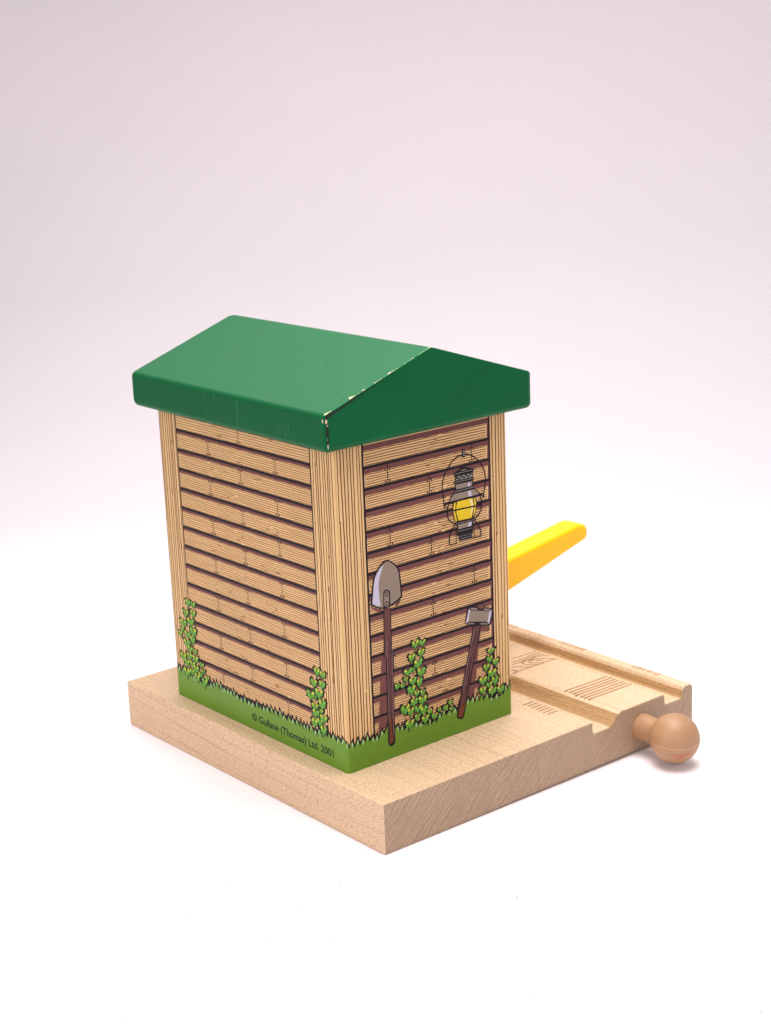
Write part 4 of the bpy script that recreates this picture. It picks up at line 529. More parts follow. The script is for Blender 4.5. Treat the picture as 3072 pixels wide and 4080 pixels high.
('P','ink_leaf_pale',[(15.55,17.27),(15.45,17.09),(15.28,17.09),(15.21,17.27),(15.31,17.45),(15.48,17.45)]),
('P','ink_leaf',[(16.42,15.77),(16.65,16.28),(17.2,16.38),(17.13,16.58),(17.31,16.83),(17.07,17.21),(16.75,16.93),(16.47,16.7),(16.41,16.89),(16.09,17.2),(15.69,16.8),(15.93,16.63),(15.88,16.36),(16.3,16.2)]),
('P','ink_leaf_yellow',[(16.31,16.87),(16.31,16.71),(16.2,16.64),(16.04,16.71),(15.93,16.87),(15.93,17.03),(16.04,17.09),(16.2,17.03)]),
('P','ink_leaf_pale',[(17.15,16.87),(17.05,16.73),(16.89,16.73),(16.83,16.87),(16.92,17.02),(17.08,17.02)]),
('P','ink_leaf',[(18.88,13.44),(19.28,14.14),(20.1,14.42),(20.06,14.95),(20.4,15.45),(19.96,16.05),(19.32,15.72),(19.17,14.99),(18.89,15.63),(18.53,16.13),(17.7,15.5),(18.04,14.97),(17.88,14.27),(18.67,14.25)]),
('P','ink_leaf_pale',[(18.65,15.45),(18.49,15.17),(18.23,15.16),(18.12,15.45),(18.27,15.73),(18.54,15.73)]),
('P','ink_leaf_yellow',[(20.14,15.46),(19.91,15.15),(19.63,15.02),(19.46,15.14),(19.5,15.45),(19.74,15.76),(20.02,15.89),(20.19,15.76)]),
('P','ink_leaf',[(20.53,12.67),(20.8,13.23),(21.27,13.28),(21.19,13.67),(21.45,13.92),(21.07,14.43),(20.78,14.07),(20.56,13.79),(20.41,14.09),(20.19,14.5),(19.71,14.02),(20.03,13.73),(19.87,13.37),(20.34,13.19)]),
('P','ink_leaf_yellow',[(20.36,14),(20.36,13.81),(20.24,13.73),(20.07,13.81),(19.95,14),(19.95,14.2),(20.07,14.28),(20.24,14.2)]),
('P','ink_leaf_yellow',[(21.29,14.01),(21.14,13.81),(20.96,13.73),(20.85,13.81),(20.88,14.01),(21.03,14.2),(21.21,14.28),(21.32,14.2)]),
('P','ink_leaf',[(22.19,12.26),(22.52,12.92),(22.99,12.98),(22.88,13.35),(23.15,13.65),(22.88,14.14),(22.5,13.86),(22.35,13.43),(22.24,13.81),(21.91,14.22),(21.55,13.72),(21.82,13.35),(21.64,12.91),(22.11,12.92)]),
('P','ink_leaf_yellow',[(22.13,13.68),(22.13,13.47),(22.02,13.38),(21.87,13.47),(21.76,13.68),(21.77,13.89),(21.88,13.98),(22.03,13.89)]),
('P','ink_leaf_pale',[(22.94,13.68),(22.84,13.49),(22.69,13.49),(22.63,13.68),(22.72,13.88),(22.87,13.88)]),
('P','ink_leaf',[(22.06,10.02),(22.52,11.02),(23.33,11.02),(23.43,11.67),(23.67,12.1),(23.24,12.86),(22.7,12.19),(22.39,11.69),(22.08,12.16),(21.5,12.8),(20.76,12.16),(21.29,11.79),(21.11,11.14),(21.9,10.9)]),
('P','ink_leaf_yellow',[(21.88,12.12),(21.87,11.83),(21.67,11.71),(21.38,11.83),(21.18,12.12),(21.19,12.42),(21.39,12.54),(21.68,12.42)]),
('P','ink_leaf_yellow',[(23.44,12.12),(23.19,11.83),(22.88,11.71),(22.7,11.83),(22.74,12.12),(22.99,12.42),(23.3,12.54),(23.49,12.42)]),
('P','ink_leaf',[(19.68,10.47),(19.93,11.17),(20.59,11.24),(20.65,11.77),(20.99,12.15),(20.41,12.83),(20.02,12.3),(19.69,11.9),(19.58,12.43),(19.25,12.94),(18.63,12.19),(18.8,11.81),(18.72,11.18),(19.42,11.12)]),
('P','ink_leaf_yellow',[(19.4,12.23),(19.4,11.96),(19.24,11.84),(19.01,11.96),(18.85,12.23),(18.86,12.51),(19.02,12.62),(19.25,12.51)]),
('P','ink_leaf_pale',[(20.6,12.23),(20.46,11.98),(20.23,11.98),(20.14,12.23),(20.27,12.49),(20.5,12.49)]),
('P','ink_leaf',[(16.94,9.22),(17.41,9.94),(18.3,10.12),(18.08,10.91),(18.59,11.34),(17.99,11.99),(17.41,11.51),(16.91,10.78),(16.8,11.51),(16.25,12.03),(15.53,11.26),(15.77,10.71),(15.78,10.13),(16.42,10.12)]),
('P','ink_leaf_pale',[(16.5,11.31),(16.32,11.02),(16.02,11.02),(15.89,11.31),(16.07,11.61),(16.37,11.61)]),
('P','ink_leaf_yellow',[(18.2,11.31),(17.94,10.98),(17.61,10.85),(17.42,10.99),(17.47,11.31),(17.73,11.64),(18.06,11.77),(18.25,11.63)]),
('P','ink_leaf',[(18.53,8.24),(18.77,9.05),(19.41,9.28),(19.39,9.84),(19.7,10.15),(19.36,10.99),(18.83,10.3),(18.62,9.86),(18.52,10.52),(18.14,10.87),(17.59,10.27),(17.84,9.92),(17.7,9.31),(18.32,9.03)]),
('P','ink_leaf_yellow',[(18.31,10.26),(18.3,9.97),(18.15,9.85),(17.94,9.97),(17.8,10.26),(17.81,10.56),(17.96,10.68),(18.17,10.56)]),
('P','ink_leaf_yellow',[(19.44,10.26),(19.26,9.96),(19.03,9.84),(18.9,9.97),(18.94,10.26),(19.12,10.55),(19.35,10.68),(19.48,10.55)]),
('P','ink_leaf',[(20.78,8.66),(21.14,9.39),(21.89,9.39),(21.83,10.01),(22.2,10.35),(21.62,10.82),(21,10.43),(20.92,9.94),(20.59,10.35),(20.17,10.74),(19.59,10.34),(20.02,10.02),(19.7,9.4),(20.34,9.32)]),
('P','ink_leaf_pale',[(20.44,10.29),(20.29,10.07),(20.04,10.07),(19.94,10.29),(20.08,10.52),(20.33,10.51)]),
('P','ink_leaf_yellow',[(21.84,10.28),(21.62,10.04),(21.36,9.94),(21.2,10.04),(21.24,10.29),(21.45,10.53),(21.72,10.63),(21.88,10.53)]),
('P','ink_leaf',[(22.38,7.57),(22.8,8.28),(23.4,8.48),(23.31,9.11),(23.77,9.36),(23.11,10.24),(22.68,9.61),(22.43,9.23),(22.37,9.76),(22.02,10.18),(21.43,9.41),(21.55,9.03),(21.47,8.59),(22,8.32)]),
('P','ink_leaf_yellow',[(22.17,9.53),(22.16,9.24),(21.99,9.11),(21.77,9.24),(21.61,9.53),(21.62,9.83),(21.78,9.95),(22.01,9.83)]),
('P','ink_leaf_pale',[(23.37,9.53),(23.24,9.25),(23,9.26),(22.91,9.53),(23.05,9.8),(23.28,9.8)]),
('P','ink_leaf',[(24.18,6.94),(24.43,7.6),(24.84,7.72),(24.93,8.12),(25.05,8.45),(24.81,8.94),(24.53,8.62),(24.35,8.14),(24.23,8.57),(23.86,8.96),(23.56,8.5),(23.66,8.08),(23.68,7.64),(24.09,7.59)]),
('P','ink_leaf_yellow',[(24.08,8.44),(24.08,8.23),(23.97,8.14),(23.82,8.23),(23.71,8.44),(23.72,8.66),(23.83,8.75),(23.98,8.66)]),
('P','ink_leaf_yellow',[(24.93,8.44),(24.79,8.22),(24.62,8.13),(24.52,8.22),(24.55,8.44),(24.69,8.65),(24.85,8.74),(24.95,8.65)]),
('P','ink_leaf',[(20.44,6.71),(20.69,7.45),(21.11,7.52),(21.14,8),(21.47,8.22),(21.08,8.69),(20.65,8.31),(20.58,8.02),(20.31,8.33),(20.14,8.71),(19.64,8.22),(19.8,7.99),(19.74,7.44),(20.14,7.29)]),
('P','ink_leaf_yellow',[(20.27,8.27),(20.26,8.04),(20.14,7.95),(19.97,8.04),(19.85,8.27),(19.86,8.5),(19.98,8.6),(20.15,8.5)]),
('P','ink_leaf_pale',[(21.17,8.27),(21.06,8.06),(20.89,8.06),(20.82,8.27),(20.92,8.48),(21.1,8.48)]),
('P','ink_leaf',[(22.78,5.44),(23.15,6.04),(23.88,6.24),(23.77,6.8),(24.17,7.19),(23.66,7.69),(22.95,7.19),(22.75,6.9),(22.55,7.39),(22.11,7.68),(21.66,7.09),(21.92,6.7),(21.76,6.28),(22.33,6.2)]),
('P','ink_leaf_yellow',[(22.44,7.16),(22.43,6.89),(22.26,6.78),(22.01,6.9),(21.83,7.16),(21.84,7.42),(22.02,7.53),(22.27,7.42)]),
('P','ink_leaf_yellow',[(23.8,7.14),(23.58,6.88),(23.31,6.78),(23.15,6.89),(23.19,7.15),(23.41,7.41),(23.68,7.52),(23.84,7.41)]),
('P','ink_leaf',[(25.54,5.5),(25.92,6.12),(26.55,6.21),(26.43,6.71),(26.85,6.99),(26.39,7.36),(25.91,7.01),(25.72,6.63),(25.54,7.05),(25.21,7.5),(24.65,6.95),(24.89,6.65),(24.86,6.2),(25.42,6.2)]),
('P','ink_leaf_pale',[(25.36,6.99),(25.24,6.79),(25.02,6.79),(24.93,6.99),(25.05,7.19),(25.27,7.18)]),
('P','ink_leaf_yellow',[(26.57,6.98),(26.38,6.76),(26.15,6.68),(26.01,6.77),(26.05,6.98),(26.23,7.19),(26.46,7.28),(26.6,7.19)]),
('P','ink_leaf',[(27.17,7.07),(27.3,7.52),(27.73,7.56),(27.67,7.8),(27.81,7.99),(27.58,8.24),(27.34,8.05),(27.19,7.82),(27.13,8.05),(26.97,8.34),(26.69,7.98),(26.75,7.82),(26.67,7.59),(27.06,7.47)]),
('P','ink_leaf_yellow',[(27.05,8.01),(27.05,7.88),(26.97,7.82),(26.85,7.88),(26.77,8.01),(26.77,8.15),(26.85,8.2),(26.97,8.14)]),
('P','ink_leaf_yellow',[(27.69,8.01),(27.59,7.88),(27.46,7.82),(27.39,7.88),(27.41,8.01),(27.51,8.14),(27.63,8.2),(27.71,8.14)]),
('P','ink_leaf',[(29.06,6.78),(29.36,7.23),(29.87,7.34),(29.84,7.66),(30.01,7.87),(29.63,8.32),(29.32,8.11),(29.18,7.71),(29.07,8.06),(28.83,8.3),(28.31,8),(28.63,7.7),(28.41,7.37),(28.94,7.28)]),
('P','ink_leaf_pale',[(28.91,7.95),(28.82,7.78),(28.65,7.78),(28.58,7.95),(28.68,8.12),(28.84,8.12)]),
('P','ink_leaf_yellow',[(29.86,7.94),(29.71,7.76),(29.53,7.68),(29.43,7.76),(29.45,7.94),(29.6,8.13),(29.77,8.2),(29.88,8.12)]),
('P','ink_leaf',[(30.66,7.83),(30.88,8.18),(31.28,8.29),(31.23,8.62),(31.43,8.78),(31.14,9.14),(30.89,8.94),(30.72,8.57),(30.54,8.93),(30.42,9.2),(30.06,8.8),(30.13,8.59),(30.04,8.27),(30.45,8.18)]),
('P','ink_leaf_yellow',[(30.51,8.82),(30.51,8.68),(30.41,8.61),(30.27,8.68),(30.18,8.83),(30.18,8.98),(30.27,9.04),(30.41,8.97)]),
('P','ink_leaf_yellow',[(31.26,8.82),(31.14,8.67),(30.99,8.61),(30.9,8.67),(30.92,8.82),(31.04,8.97),(31.19,9.03),(31.28,8.97)]),
('P','ink_leaf',[(30.86,6.17),(31.08,6.54),(31.46,6.7),(31.43,6.9),(31.65,7.16),(31.39,7.48),(31.1,7.18),(30.95,6.97),(30.91,7.27),(30.58,7.45),(30.26,7.1),(30.49,6.96),(30.36,6.7),(30.79,6.58)]),
('P','ink_leaf_yellow',[(30.77,7.16),(30.77,7.01),(30.67,6.95),(30.54,7.02),(30.44,7.17),(30.44,7.32),(30.54,7.38),(30.68,7.32)]),
('P','ink_leaf_pale',[(31.5,7.16),(31.42,7.02),(31.28,7.02),(31.22,7.16),(31.3,7.3),(31.44,7.3)]),
('P','ink_leaf',[(17.92,5.3),(18.58,6.18),(19.27,6.2),(19.21,6.85),(19.59,7.34),(19.11,7.88),(18.48,7.53),(18.26,6.99),(17.83,7.44),(17.52,7.97),(16.62,7.16),(16.99,6.91),(17.04,6.18),(17.75,6.21)]),
('P','ink_leaf_yellow',[(17.75,7.32),(17.74,7.01),(17.54,6.88),(17.26,7.01),(17.06,7.32),(17.07,7.63),(17.27,7.76),(17.55,7.63)]),
('P','ink_leaf_yellow',[(19.3,7.31),(19.05,7),(18.74,6.87),(18.56,7),(18.61,7.31),(18.86,7.62),(19.16,7.75),(19.34,7.62)]),
]
ART['ivy_RF2'] = [
('P','ink',[(43.77,16.47),(44.31,17.28),(45.39,17.37),(45.37,17.81),(46,18.22),(45.25,18.79),(44.4,18.36),(44.16,17.94),(43.81,18.36),(43.03,18.77),(42.17,18.28),(42.8,17.85),(42.55,17.41),(43.41,17.29)]),
('P','ink',[(43.45,14.22),(44.08,15.26),(44.76,15.21),(44.84,15.86),(45.04,16.33),(44.43,17.13),(43.88,16.46),(43.57,16.14),(43.44,16.58),(42.74,17.02),(41.99,16.34),(42.32,15.94),(42.21,15.3),(43.15,15.3)]),
('P','ink',[(45.33,13.13),(45.87,14.06),(46.61,14.12),(46.7,14.81),(46.96,15.21),(46.45,15.9),(45.83,15.45),(45.52,14.87),(45.29,15.43),(44.66,15.99),(43.81,15.38),(44.17,14.82),(44.06,14.27),(44.92,14.07)]),
('P','ink',[(42.39,12.51),(43.03,13.44),(43.77,13.53),(43.7,14.14),(44.1,14.62),(43.41,15.46),(42.98,14.88),(42.6,14.25),(42.24,14.99),(41.5,15.43),(40.9,14.75),(41.29,14.17),(41.16,13.6),(41.93,13.31)]),
('P','ink',[(44.33,10.31),(44.7,11.31),(45.86,11.54),(45.71,12.08),(46.47,12.63),(45.5,13.49),(44.87,13.18),(44.16,12.38),(43.93,13.01),(43.41,13.73),(42.14,12.85),(42.64,12.26),(42.47,11.73),(43.73,11.31)]),
('P','ink',[(41,9.31),(41.7,10.14),(42.95,10.38),(42.83,11.08),(43.17,11.69),(42.46,12.44),(41.6,11.91),(41.29,11.18),(40.89,12.01),(40.17,12.49),(39.48,11.7),(39.78,11.31),(39.74,10.53),(40.5,10.45)]),
('P','ink',[(42.98,9.68),(43.26,10.56),(43.78,10.68),(43.72,11.28),(43.98,11.67),(43.5,12.28),(43.23,11.79),(43.12,11.22),(42.84,11.72),(42.69,12.33),(42.24,11.64),(42.49,11.24),(42.3,10.64),(42.77,10.58)]),
('P','ink',[(45.07,8.26),(45.64,9.2),(46.55,9.37),(46.37,10.07),(46.82,10.64),(46.3,11.63),(45.58,11.13),(45.25,10.21),(44.84,11.08),(44.23,11.78),(43.38,10.73),(43.69,10.42),(43.61,9.73),(44.57,9.25)]),
('P','ink',[(43.14,7.93),(43.47,8.9),(44.51,8.92),(44.47,9.55),(44.92,9.97),(44.22,10.57),(43.49,10.03),(43.26,9.59),(43.04,10.11),(42.46,10.58),(41.57,10.01),(41.94,9.6),(41.8,9.13),(42.83,8.88)]),
('P','ink',[(41.16,6.99),(41.63,7.97),(42.51,7.97),(42.58,8.66),(42.84,9.1),(42.34,9.98),(41.65,9.5),(41.19,8.83),(40.78,9.35),(40.36,10.08),(39.31,9.14),(39.94,8.78),(39.75,8.11),(40.58,7.89)]),
('P','ink',[(43.89,5.79),(44.74,6.83),(45.83,6.92),(45.7,7.61),(46.47,8),(45.5,9.12),(44.82,8.46),(44.1,7.89),(43.85,8.4),(43.09,9.14),(42.27,8.22),(42.6,7.93),(42.46,7.12),(43.47,6.94)]),
('P','ink',[(46.75,5.46),(47.41,6.47),(48.4,6.58),(48.25,7.53),(48.89,7.94),(48.09,8.66),(47.13,8.24),(46.93,7.69),(46.47,8.15),(45.96,8.95),(45.11,7.98),(45.56,7.7),(45.33,6.78),(46.32,6.57)]),
('P','ink_leaf',[(43.85,16.88),(44.22,17.42),(44.96,17.48),(44.94,17.78),(45.37,18.05),(44.86,18.44),(44.28,18.15),(44.11,17.87),(43.87,18.14),(43.34,18.43),(42.75,18.09),(43.19,17.81),(43.01,17.51),(43.6,17.43)]),
('P','ink_leaf_yellow',[(43.68,18.1),(43.69,17.92),(43.52,17.85),(43.28,17.94),(43.11,18.12),(43.1,18.3),(43.27,18.37),(43.51,18.28)]),
('P','ink_leaf_pale',[(44.94,18.06),(44.8,17.9),(44.56,17.91),(44.46,18.08),(44.59,18.24),(44.83,18.23)]),
('P','ink_leaf',[(43.49,14.66),(43.9,15.4),(44.34,15.37),(44.39,15.83),(44.52,16.17),(44.13,16.73),(43.77,16.25),(43.57,16.03),(43.49,16.34),(43.05,16.65),(42.56,16.17),(42.77,15.88),(42.69,15.43),(43.3,15.43)]),
('P','ink_leaf_pale',[(43.27,16.24),(43.16,16.04),(42.97,16.04),(42.88,16.25),(42.99,16.46),(43.19,16.45)]),
('P','ink_leaf_yellow',[(44.36,16.21),(44.2,15.98),(43.99,15.9),(43.87,16),(43.89,16.22),(44.06,16.44),(44.27,16.53),(44.39,16.43)]),
('P','ink_leaf',[(45.37,13.57),(45.73,14.23),(46.21,14.27),(46.27,14.77),(46.44,15.05),(46.11,15.54),(45.71,15.22),(45.5,14.81),(45.35,15.21),(44.94,15.61),(44.38,15.17),(44.61,14.77),(44.54,14.38),(45.11,14.23)]),
('P','ink_leaf_yellow',[(45.18,15.14),(45.18,14.91),(45.03,14.83),(44.83,14.93),(44.68,15.16),(44.68,15.39),(44.83,15.48),(45.03,15.37)]),
('P','ink_leaf_yellow',[(46.3,15.1),(46.12,14.88),(45.91,14.79),(45.77,14.89),(45.8,15.12),(45.98,15.34),(46.2,15.43),(46.33,15.33)]),
('P','ink_leaf',[(42.41,12.91),(42.84,13.59),(43.33,13.65),(43.28,14.09),(43.55,14.44),(43.1,15.05),(42.81,14.63),(42.55,14.17),(42.32,14.71),(41.83,15.03),(41.43,14.53),(41.68,14.11),(41.6,13.7),(42.1,13.49)]),
('P','ink_leaf_yellow',[(42.17,14.5),(42.17,14.25),(42.02,14.16),(41.8,14.27),(41.65,14.52),(41.65,14.76),(41.8,14.86),(42.02,14.75)]),
('P','ink_leaf_yellow',[(43.35,14.46),(43.16,14.22),(42.93,14.12),(42.79,14.23),(42.83,14.47),(43.01,14.71),(43.24,14.81),(43.38,14.7)]),
('P','ink_leaf',[(44.33,10.75),(44.59,11.5),(45.43,11.67),(45.32,12.07),(45.87,12.48),(45.17,13.12),(44.72,12.89),(44.21,12.29),(44.04,12.77),(43.67,13.3),(42.75,12.65),(43.11,12.2),(42.99,11.81),(43.9,11.49)]),
('P','ink_leaf_yellow',[(43.92,12.66),(43.92,12.38),(43.71,12.27),(43.41,12.4),(43.2,12.69),(43.2,12.97),(43.41,13.08),(43.7,12.96)]),
('P','ink_leaf_yellow',[(45.53,12.6),(45.28,12.33),(44.97,12.22),(44.77,12.34),(44.81,12.63),(45.07,12.9),(45.38,13.01),(45.58,12.88)]),
('P','ink_leaf',[(41.06,9.72),(41.56,10.35),(42.44,10.53),(42.36,11.05),(42.6,11.5),(42.1,12.06),(41.49,11.67),(41.27,11.13),(40.99,11.74),(40.48,12.1),(39.99,11.51),(40.2,11.21),(40.18,10.63),(40.71,10.57)]),
('P','ink_leaf_yellow',[(40.86,11.57),(40.86,11.29),(40.66,11.18),(40.39,11.3),(40.2,11.6),(40.2,11.88),(40.39,11.99),(40.66,11.86)]),
('P','ink_leaf_yellow',[(42.34,11.51),(42.1,11.23),(41.81,11.13),(41.64,11.25),(41.68,11.54),(41.91,11.81),(42.2,11.92),(42.38,11.79)]),
('P','ink_leaf',[(43,10.12),(43.13,10.72),(43.34,10.81),(43.32,11.22),(43.44,11.48),(43.25,11.89),(43.13,11.55),(43.08,11.17),(42.97,11.5),(42.91,11.91),(42.72,11.44),(42.82,11.17),(42.73,10.76),(42.93,10.73)]),
('P','ink_leaf',[(45.08,8.71),(45.47,9.41),(46.1,9.54),(45.97,10.06),(46.28,10.49),(45.94,11.22),(45.44,10.85),(45.21,10.16),(44.93,10.81),(44.52,11.33),(43.94,10.55),(44.15,10.31),(44.09,9.8),(44.74,9.44)]),
('P','ink_leaf_yellow',[(44.8,10.64),(44.8,10.36),(44.63,10.25),(44.39,10.38),(44.22,10.67),(44.22,10.95),(44.39,11.07),(44.63,10.94)]),
('P','ink_leaf_pale',[(46.07,10.59),(45.93,10.33),(45.69,10.34),(45.58,10.61),(45.72,10.87),(45.96,10.86)]),
('P','ink_leaf',[(43.15,8.36),(43.38,9.04),(44.06,9.05),(44.04,9.49),(44.34,9.79),(43.88,10.2),(43.39,9.83),(43.23,9.52),(43.09,9.88),(42.71,10.21),(42.11,9.81),(42.36,9.53),(42.26,9.2),(42.95,9.03)]),
('P','ink_leaf_pale',[(42.84,9.82),(42.72,9.63),(42.5,9.64),(42.41,9.84),(42.53,10.03),(42.75,10.02)]),
('P','ink_leaf_yellow',[(44.07,9.77),(43.88,9.57),(43.65,9.49),(43.51,9.58),(43.54,9.79),(43.73,9.99),(43.96,10.07),(44.1,9.98)]),
('P','ink_leaf',[(41.15,7.41),(41.48,8.12),(42.08,8.12),(42.13,8.62),(42.3,8.94),(41.96,9.58),(41.49,9.23),(41.18,8.74),(40.9,9.12),(40.61,9.65),(39.89,8.96),(40.32,8.7),(40.19,8.21),(40.76,8.06)]),
('P','ink_leaf_yellow',[(40.82,9.05),(40.82,8.8),(40.65,8.71),(40.42,8.82),(40.25,9.07),(40.25,9.32),(40.42,9.41),(40.65,9.3)]),
('P','ink_leaf_yellow',[(42.12,8.99),(41.92,8.75),(41.66,8.66),(41.51,8.77),(41.54,9.01),(41.75,9.25),(42,9.34),(42.16,9.23)]),
('P','ink_leaf',[(43.97,6.24),(44.59,7.01),(45.37,7.08),(45.28,7.58),(45.83,7.87),(45.13,8.7),(44.64,8.21),(44.12,7.79),(43.95,8.16),(43.4,8.71),(42.81,8.03),(43.05,7.82),(42.94,7.22),(43.67,7.09)]),
('P','ink_leaf_yellow',[(43.78,8.09),(43.78,7.82),(43.57,7.72),(43.27,7.85),(43.06,8.12),(43.06,8.39),(43.26,8.49),(43.56,8.37)]),
('P','ink_leaf_pale',[(45.34,8.02),(45.17,7.78),(44.87,7.8),(44.74,8.05),(44.91,8.28),(45.21,8.27)]),
('P','ink_leaf',[(46.79,5.94),(47.25,6.68),(47.93,6.77),(47.83,7.46),(48.27,7.77),(47.72,8.3),(47.06,7.99),(46.92,7.58),(46.6,7.92),(46.25,8.51),(45.66,7.79),(45.97,7.58),(45.81,6.91),(46.49,6.75)]),
('P','ink_leaf_yellow',[(46.54,7.86),(46.54,7.59),(46.36,7.49),(46.11,7.61),(45.93,7.89),(45.93,8.16),(46.11,8.26),(46.36,8.14)]),
('P','ink_leaf_pale',[(47.88,7.8),(47.73,7.56),(47.47,7.57),(47.36,7.82),(47.51,8.06),(47.76,8.05)]),
]
RB = [(0.17,6.47),(0.93,6.79),(4.65,7.04),(7.12,6.71),(8.97,6.72),(10.69,7.46),(11.71,7.57),(13.91,7.48),(15.75,6.51),(17.77,5.98),(20.03,6.61),(22.58,5.87),(25.81,5.44),(27.49,6.66),(31.6,6.39),(33.12,6.75),(36.28,7.5),(38.53,7.15),(41.58,7.04),(43.86,6.39),(46.76,6.03),(48.74,7.29),(50.41,7.43)]
LB = [(0.4,7.75),(1.88,7.46),(3.69,6.98),(9,7.04),(12.56,6.38),(14.08,6.45),(17.5,7.39),(21.05,7.37),(22.97,7.57),(26.41,7.21),(29.54,6.78),(33.47,6.91),(37.35,7.05),(39.91,7.14),(42.44,7.22),(44.96,7.47),(47.42,7.39),(49.88,7.48),(51.8,7.1),(54.69,7.17),(56.62,7.21),(59.36,7.26),(62.67,7.74),(64.94,7.4),(67.22,7.59),(69.29,7.71)]
DUST = [(-50.6,60.4),(-33,53),(-34.7,34.3),(-30.8,26.8),(-26.9,18.9),(-32.9,13.1),(-28,8),(-26.9,6.9),(-29,-2.9),(-29.7,-7),(-28.1,-6.9),(-25.8,-8.9),(-32.4,-12.6),(-32.9,-14.2),(-42.1,4.7),(-45.3,7.8),(-43.2,0.5),(-44.5,-5.1),(-48.2,-1.6),(-55.1,-11.9),(-41,-13),(-35.9,-21.4),(-41.5,-26.5),(-30.6,-21.4),(-13.5,-15.4),(-21.7,-34.8),(-12,-41.8),(-14.8,-61.5),(-13.8,-67.2),(11,-48.4),(7.7,-33),(9.6,-34.8),(7.5,-39),(-6.4,-34.6),(21.2,-47.1),(27.7,-49.5),(31.9,-47.3),(33.8,-49.1),(24.7,-57.9),(35.7,-61.9),(9.8,-93.5),(-55.6,24.9),(-78.5,21.3),(-65.6,48.4),(-18.9,24.4),(-14.7,-2.8),(-36.3,23.2),(-44.3,54.3),(7.9,-14.6)]
KNOT = [[(81.06,44.62),(86.09,44.34),(90.3,44.3)],
[(79.35,42.83),(82.13,42.55),(86.5,42.94),(90.48,42.79)],
[(78.17,41.61),(80.88,41.26),(84.09,41.84),(87.22,41.87),(90.28,41.35)],
[(76.89,40.27),(78.57,38.87),(80.53,36.86)],
[(80.53,36.86),(76.85,36.87),(73.71,36.97)],
[(75.22,38.54),(76.13,37.92),(76,37.11)],
[(89.15,36.64),(85.11,36.61),(80.53,36.86)],
[(90.23,36.17),(89.08,36.58),(87.55,38.61),(85.47,40.09),(82.92,41.09),(80.85,40.66),(80.72,39.51),(81.5,38.08),(83.23,36.94)],
[(86.51,39.35),(84.71,40.22),(83,40.05),(82.59,39.19),(83.42,38.02),(85.27,36.77)],
[(84.63,39.02),(85.71,38.55),(86.7,37.87)],
[(83.67,40.97),(86.58,41.22),(88.93,40.44),(90.69,39.29)]]
# ------------------------------------------------------------------ mesh helpers
def link(name, me, parent=None, smooth=False):
    o = bpy.data.objects.new(name, me); COL.objects.link(o)
    if parent: o.parent = parent
    if smooth:
        for p in me.polygons: p.use_smooth = True
    return o
class MB:
    """verts (mm) + faces + one material per face, linked as one mesh object"""
    def __init__(s): s.v = []; s.f = []; s.mi = []; s.mats = []
    def m(s, name):
        if name not in s.mats: s.mats.append(name)
        return s.mats.index(name)
    def face(s, pts, mname):
        i = len(s.v); s.v += [tuple(p) for p in pts]; s.f.append(tuple(range(i, i + len(pts)))); s.mi.append(s.m(mname))
    def build(s, name, parent=None, smooth=False, merge=0):
        me = bpy.data.meshes.new(name)
        me.from_pydata([Vector(p) * S for p in s.v], [], s.f)
        for n in s.mats: me.materials.append(MAT[n])
        me.polygons.foreach_set('material_index', s.mi)
        if merge:
            b = bmesh.new(); b.from_mesh(me); bmesh.ops.remove_doubles(b, verts=b.verts, dist=merge * S)
            bmesh.ops.recalc_face_normals(b, faces=b.faces); b.to_mesh(me); b.free()
        me.update()
        return link(name, me, parent, smooth)
def soften(o, width, seg=3, angle=35):
    b = o.modifiers.new('soft_edges', 'BEVEL'); b.width = width * S; b.segments = seg; b.limit_method = 'ANGLE'
    b.angle_limit = math.radians(angle); b.harden_normals = False
    w = o.modifiers.new('normals', 'WEIGHTED_NORMAL'); w.keep_sharp = True
    for p in o.data.polygons: p.use_smooth = True

# ------------------------------------------------------------------ setting: a white sheet that sweeps up behind the toy
yaw = Vector((0.632, 0.775, 0)).normalized(); side = Vector((yaw.y, -yaw.x, 0))
sweep = MB(); prof = []
R0, D0 = 165.0, 218.0                          # radius of the sweep and where it starts, measured from the toy
for t in (-900, -600, -300, -100, 0, 60, 120, 160): prof.append((t, 0))
for i in range(0, 25):
    a = i / 24 * math.radians(88); prof.append((D0 + R0 * math.sin(a), R0 * (1 - math.cos(a))))
prof.append((prof[-1][0] + 16, prof[-1][1] + 460))
ctr = Vector((50, 50, 0))
for (d0, z0), (d1, z1) in zip(prof, prof[1:]):
    for k in range(10):
        a0, a1 = -700 + k * 140, -560 + k * 140
        q = [ctr + yaw * d + side * a + Vector((0, 0, z)) for d, z, a in ((d0, z0, a0), (d0, z0, a1), (d1, z1, a1), (d1, z1, a0))]
        sweep.face(q, 'white_sheet')
o = sweep.build('backdrop', None, True, .01); o['kind'] = 'structure'

# ------------------------------------------------------------------ the toy
L, W, H = 101.13, 104.51, 12.0
SX, SY, SW, SD = 4.66, 17.61, 50.67, 69.52
root = bpy.data.objects.new('toy_shed', None); COL.objects.link(root); root.empty_display_size = .02
root['label'] = 'wooden toy shed with green gabled roof and yellow lever on a pale track board'
root['category'] = 'toy'
root.matrix_world = TILT

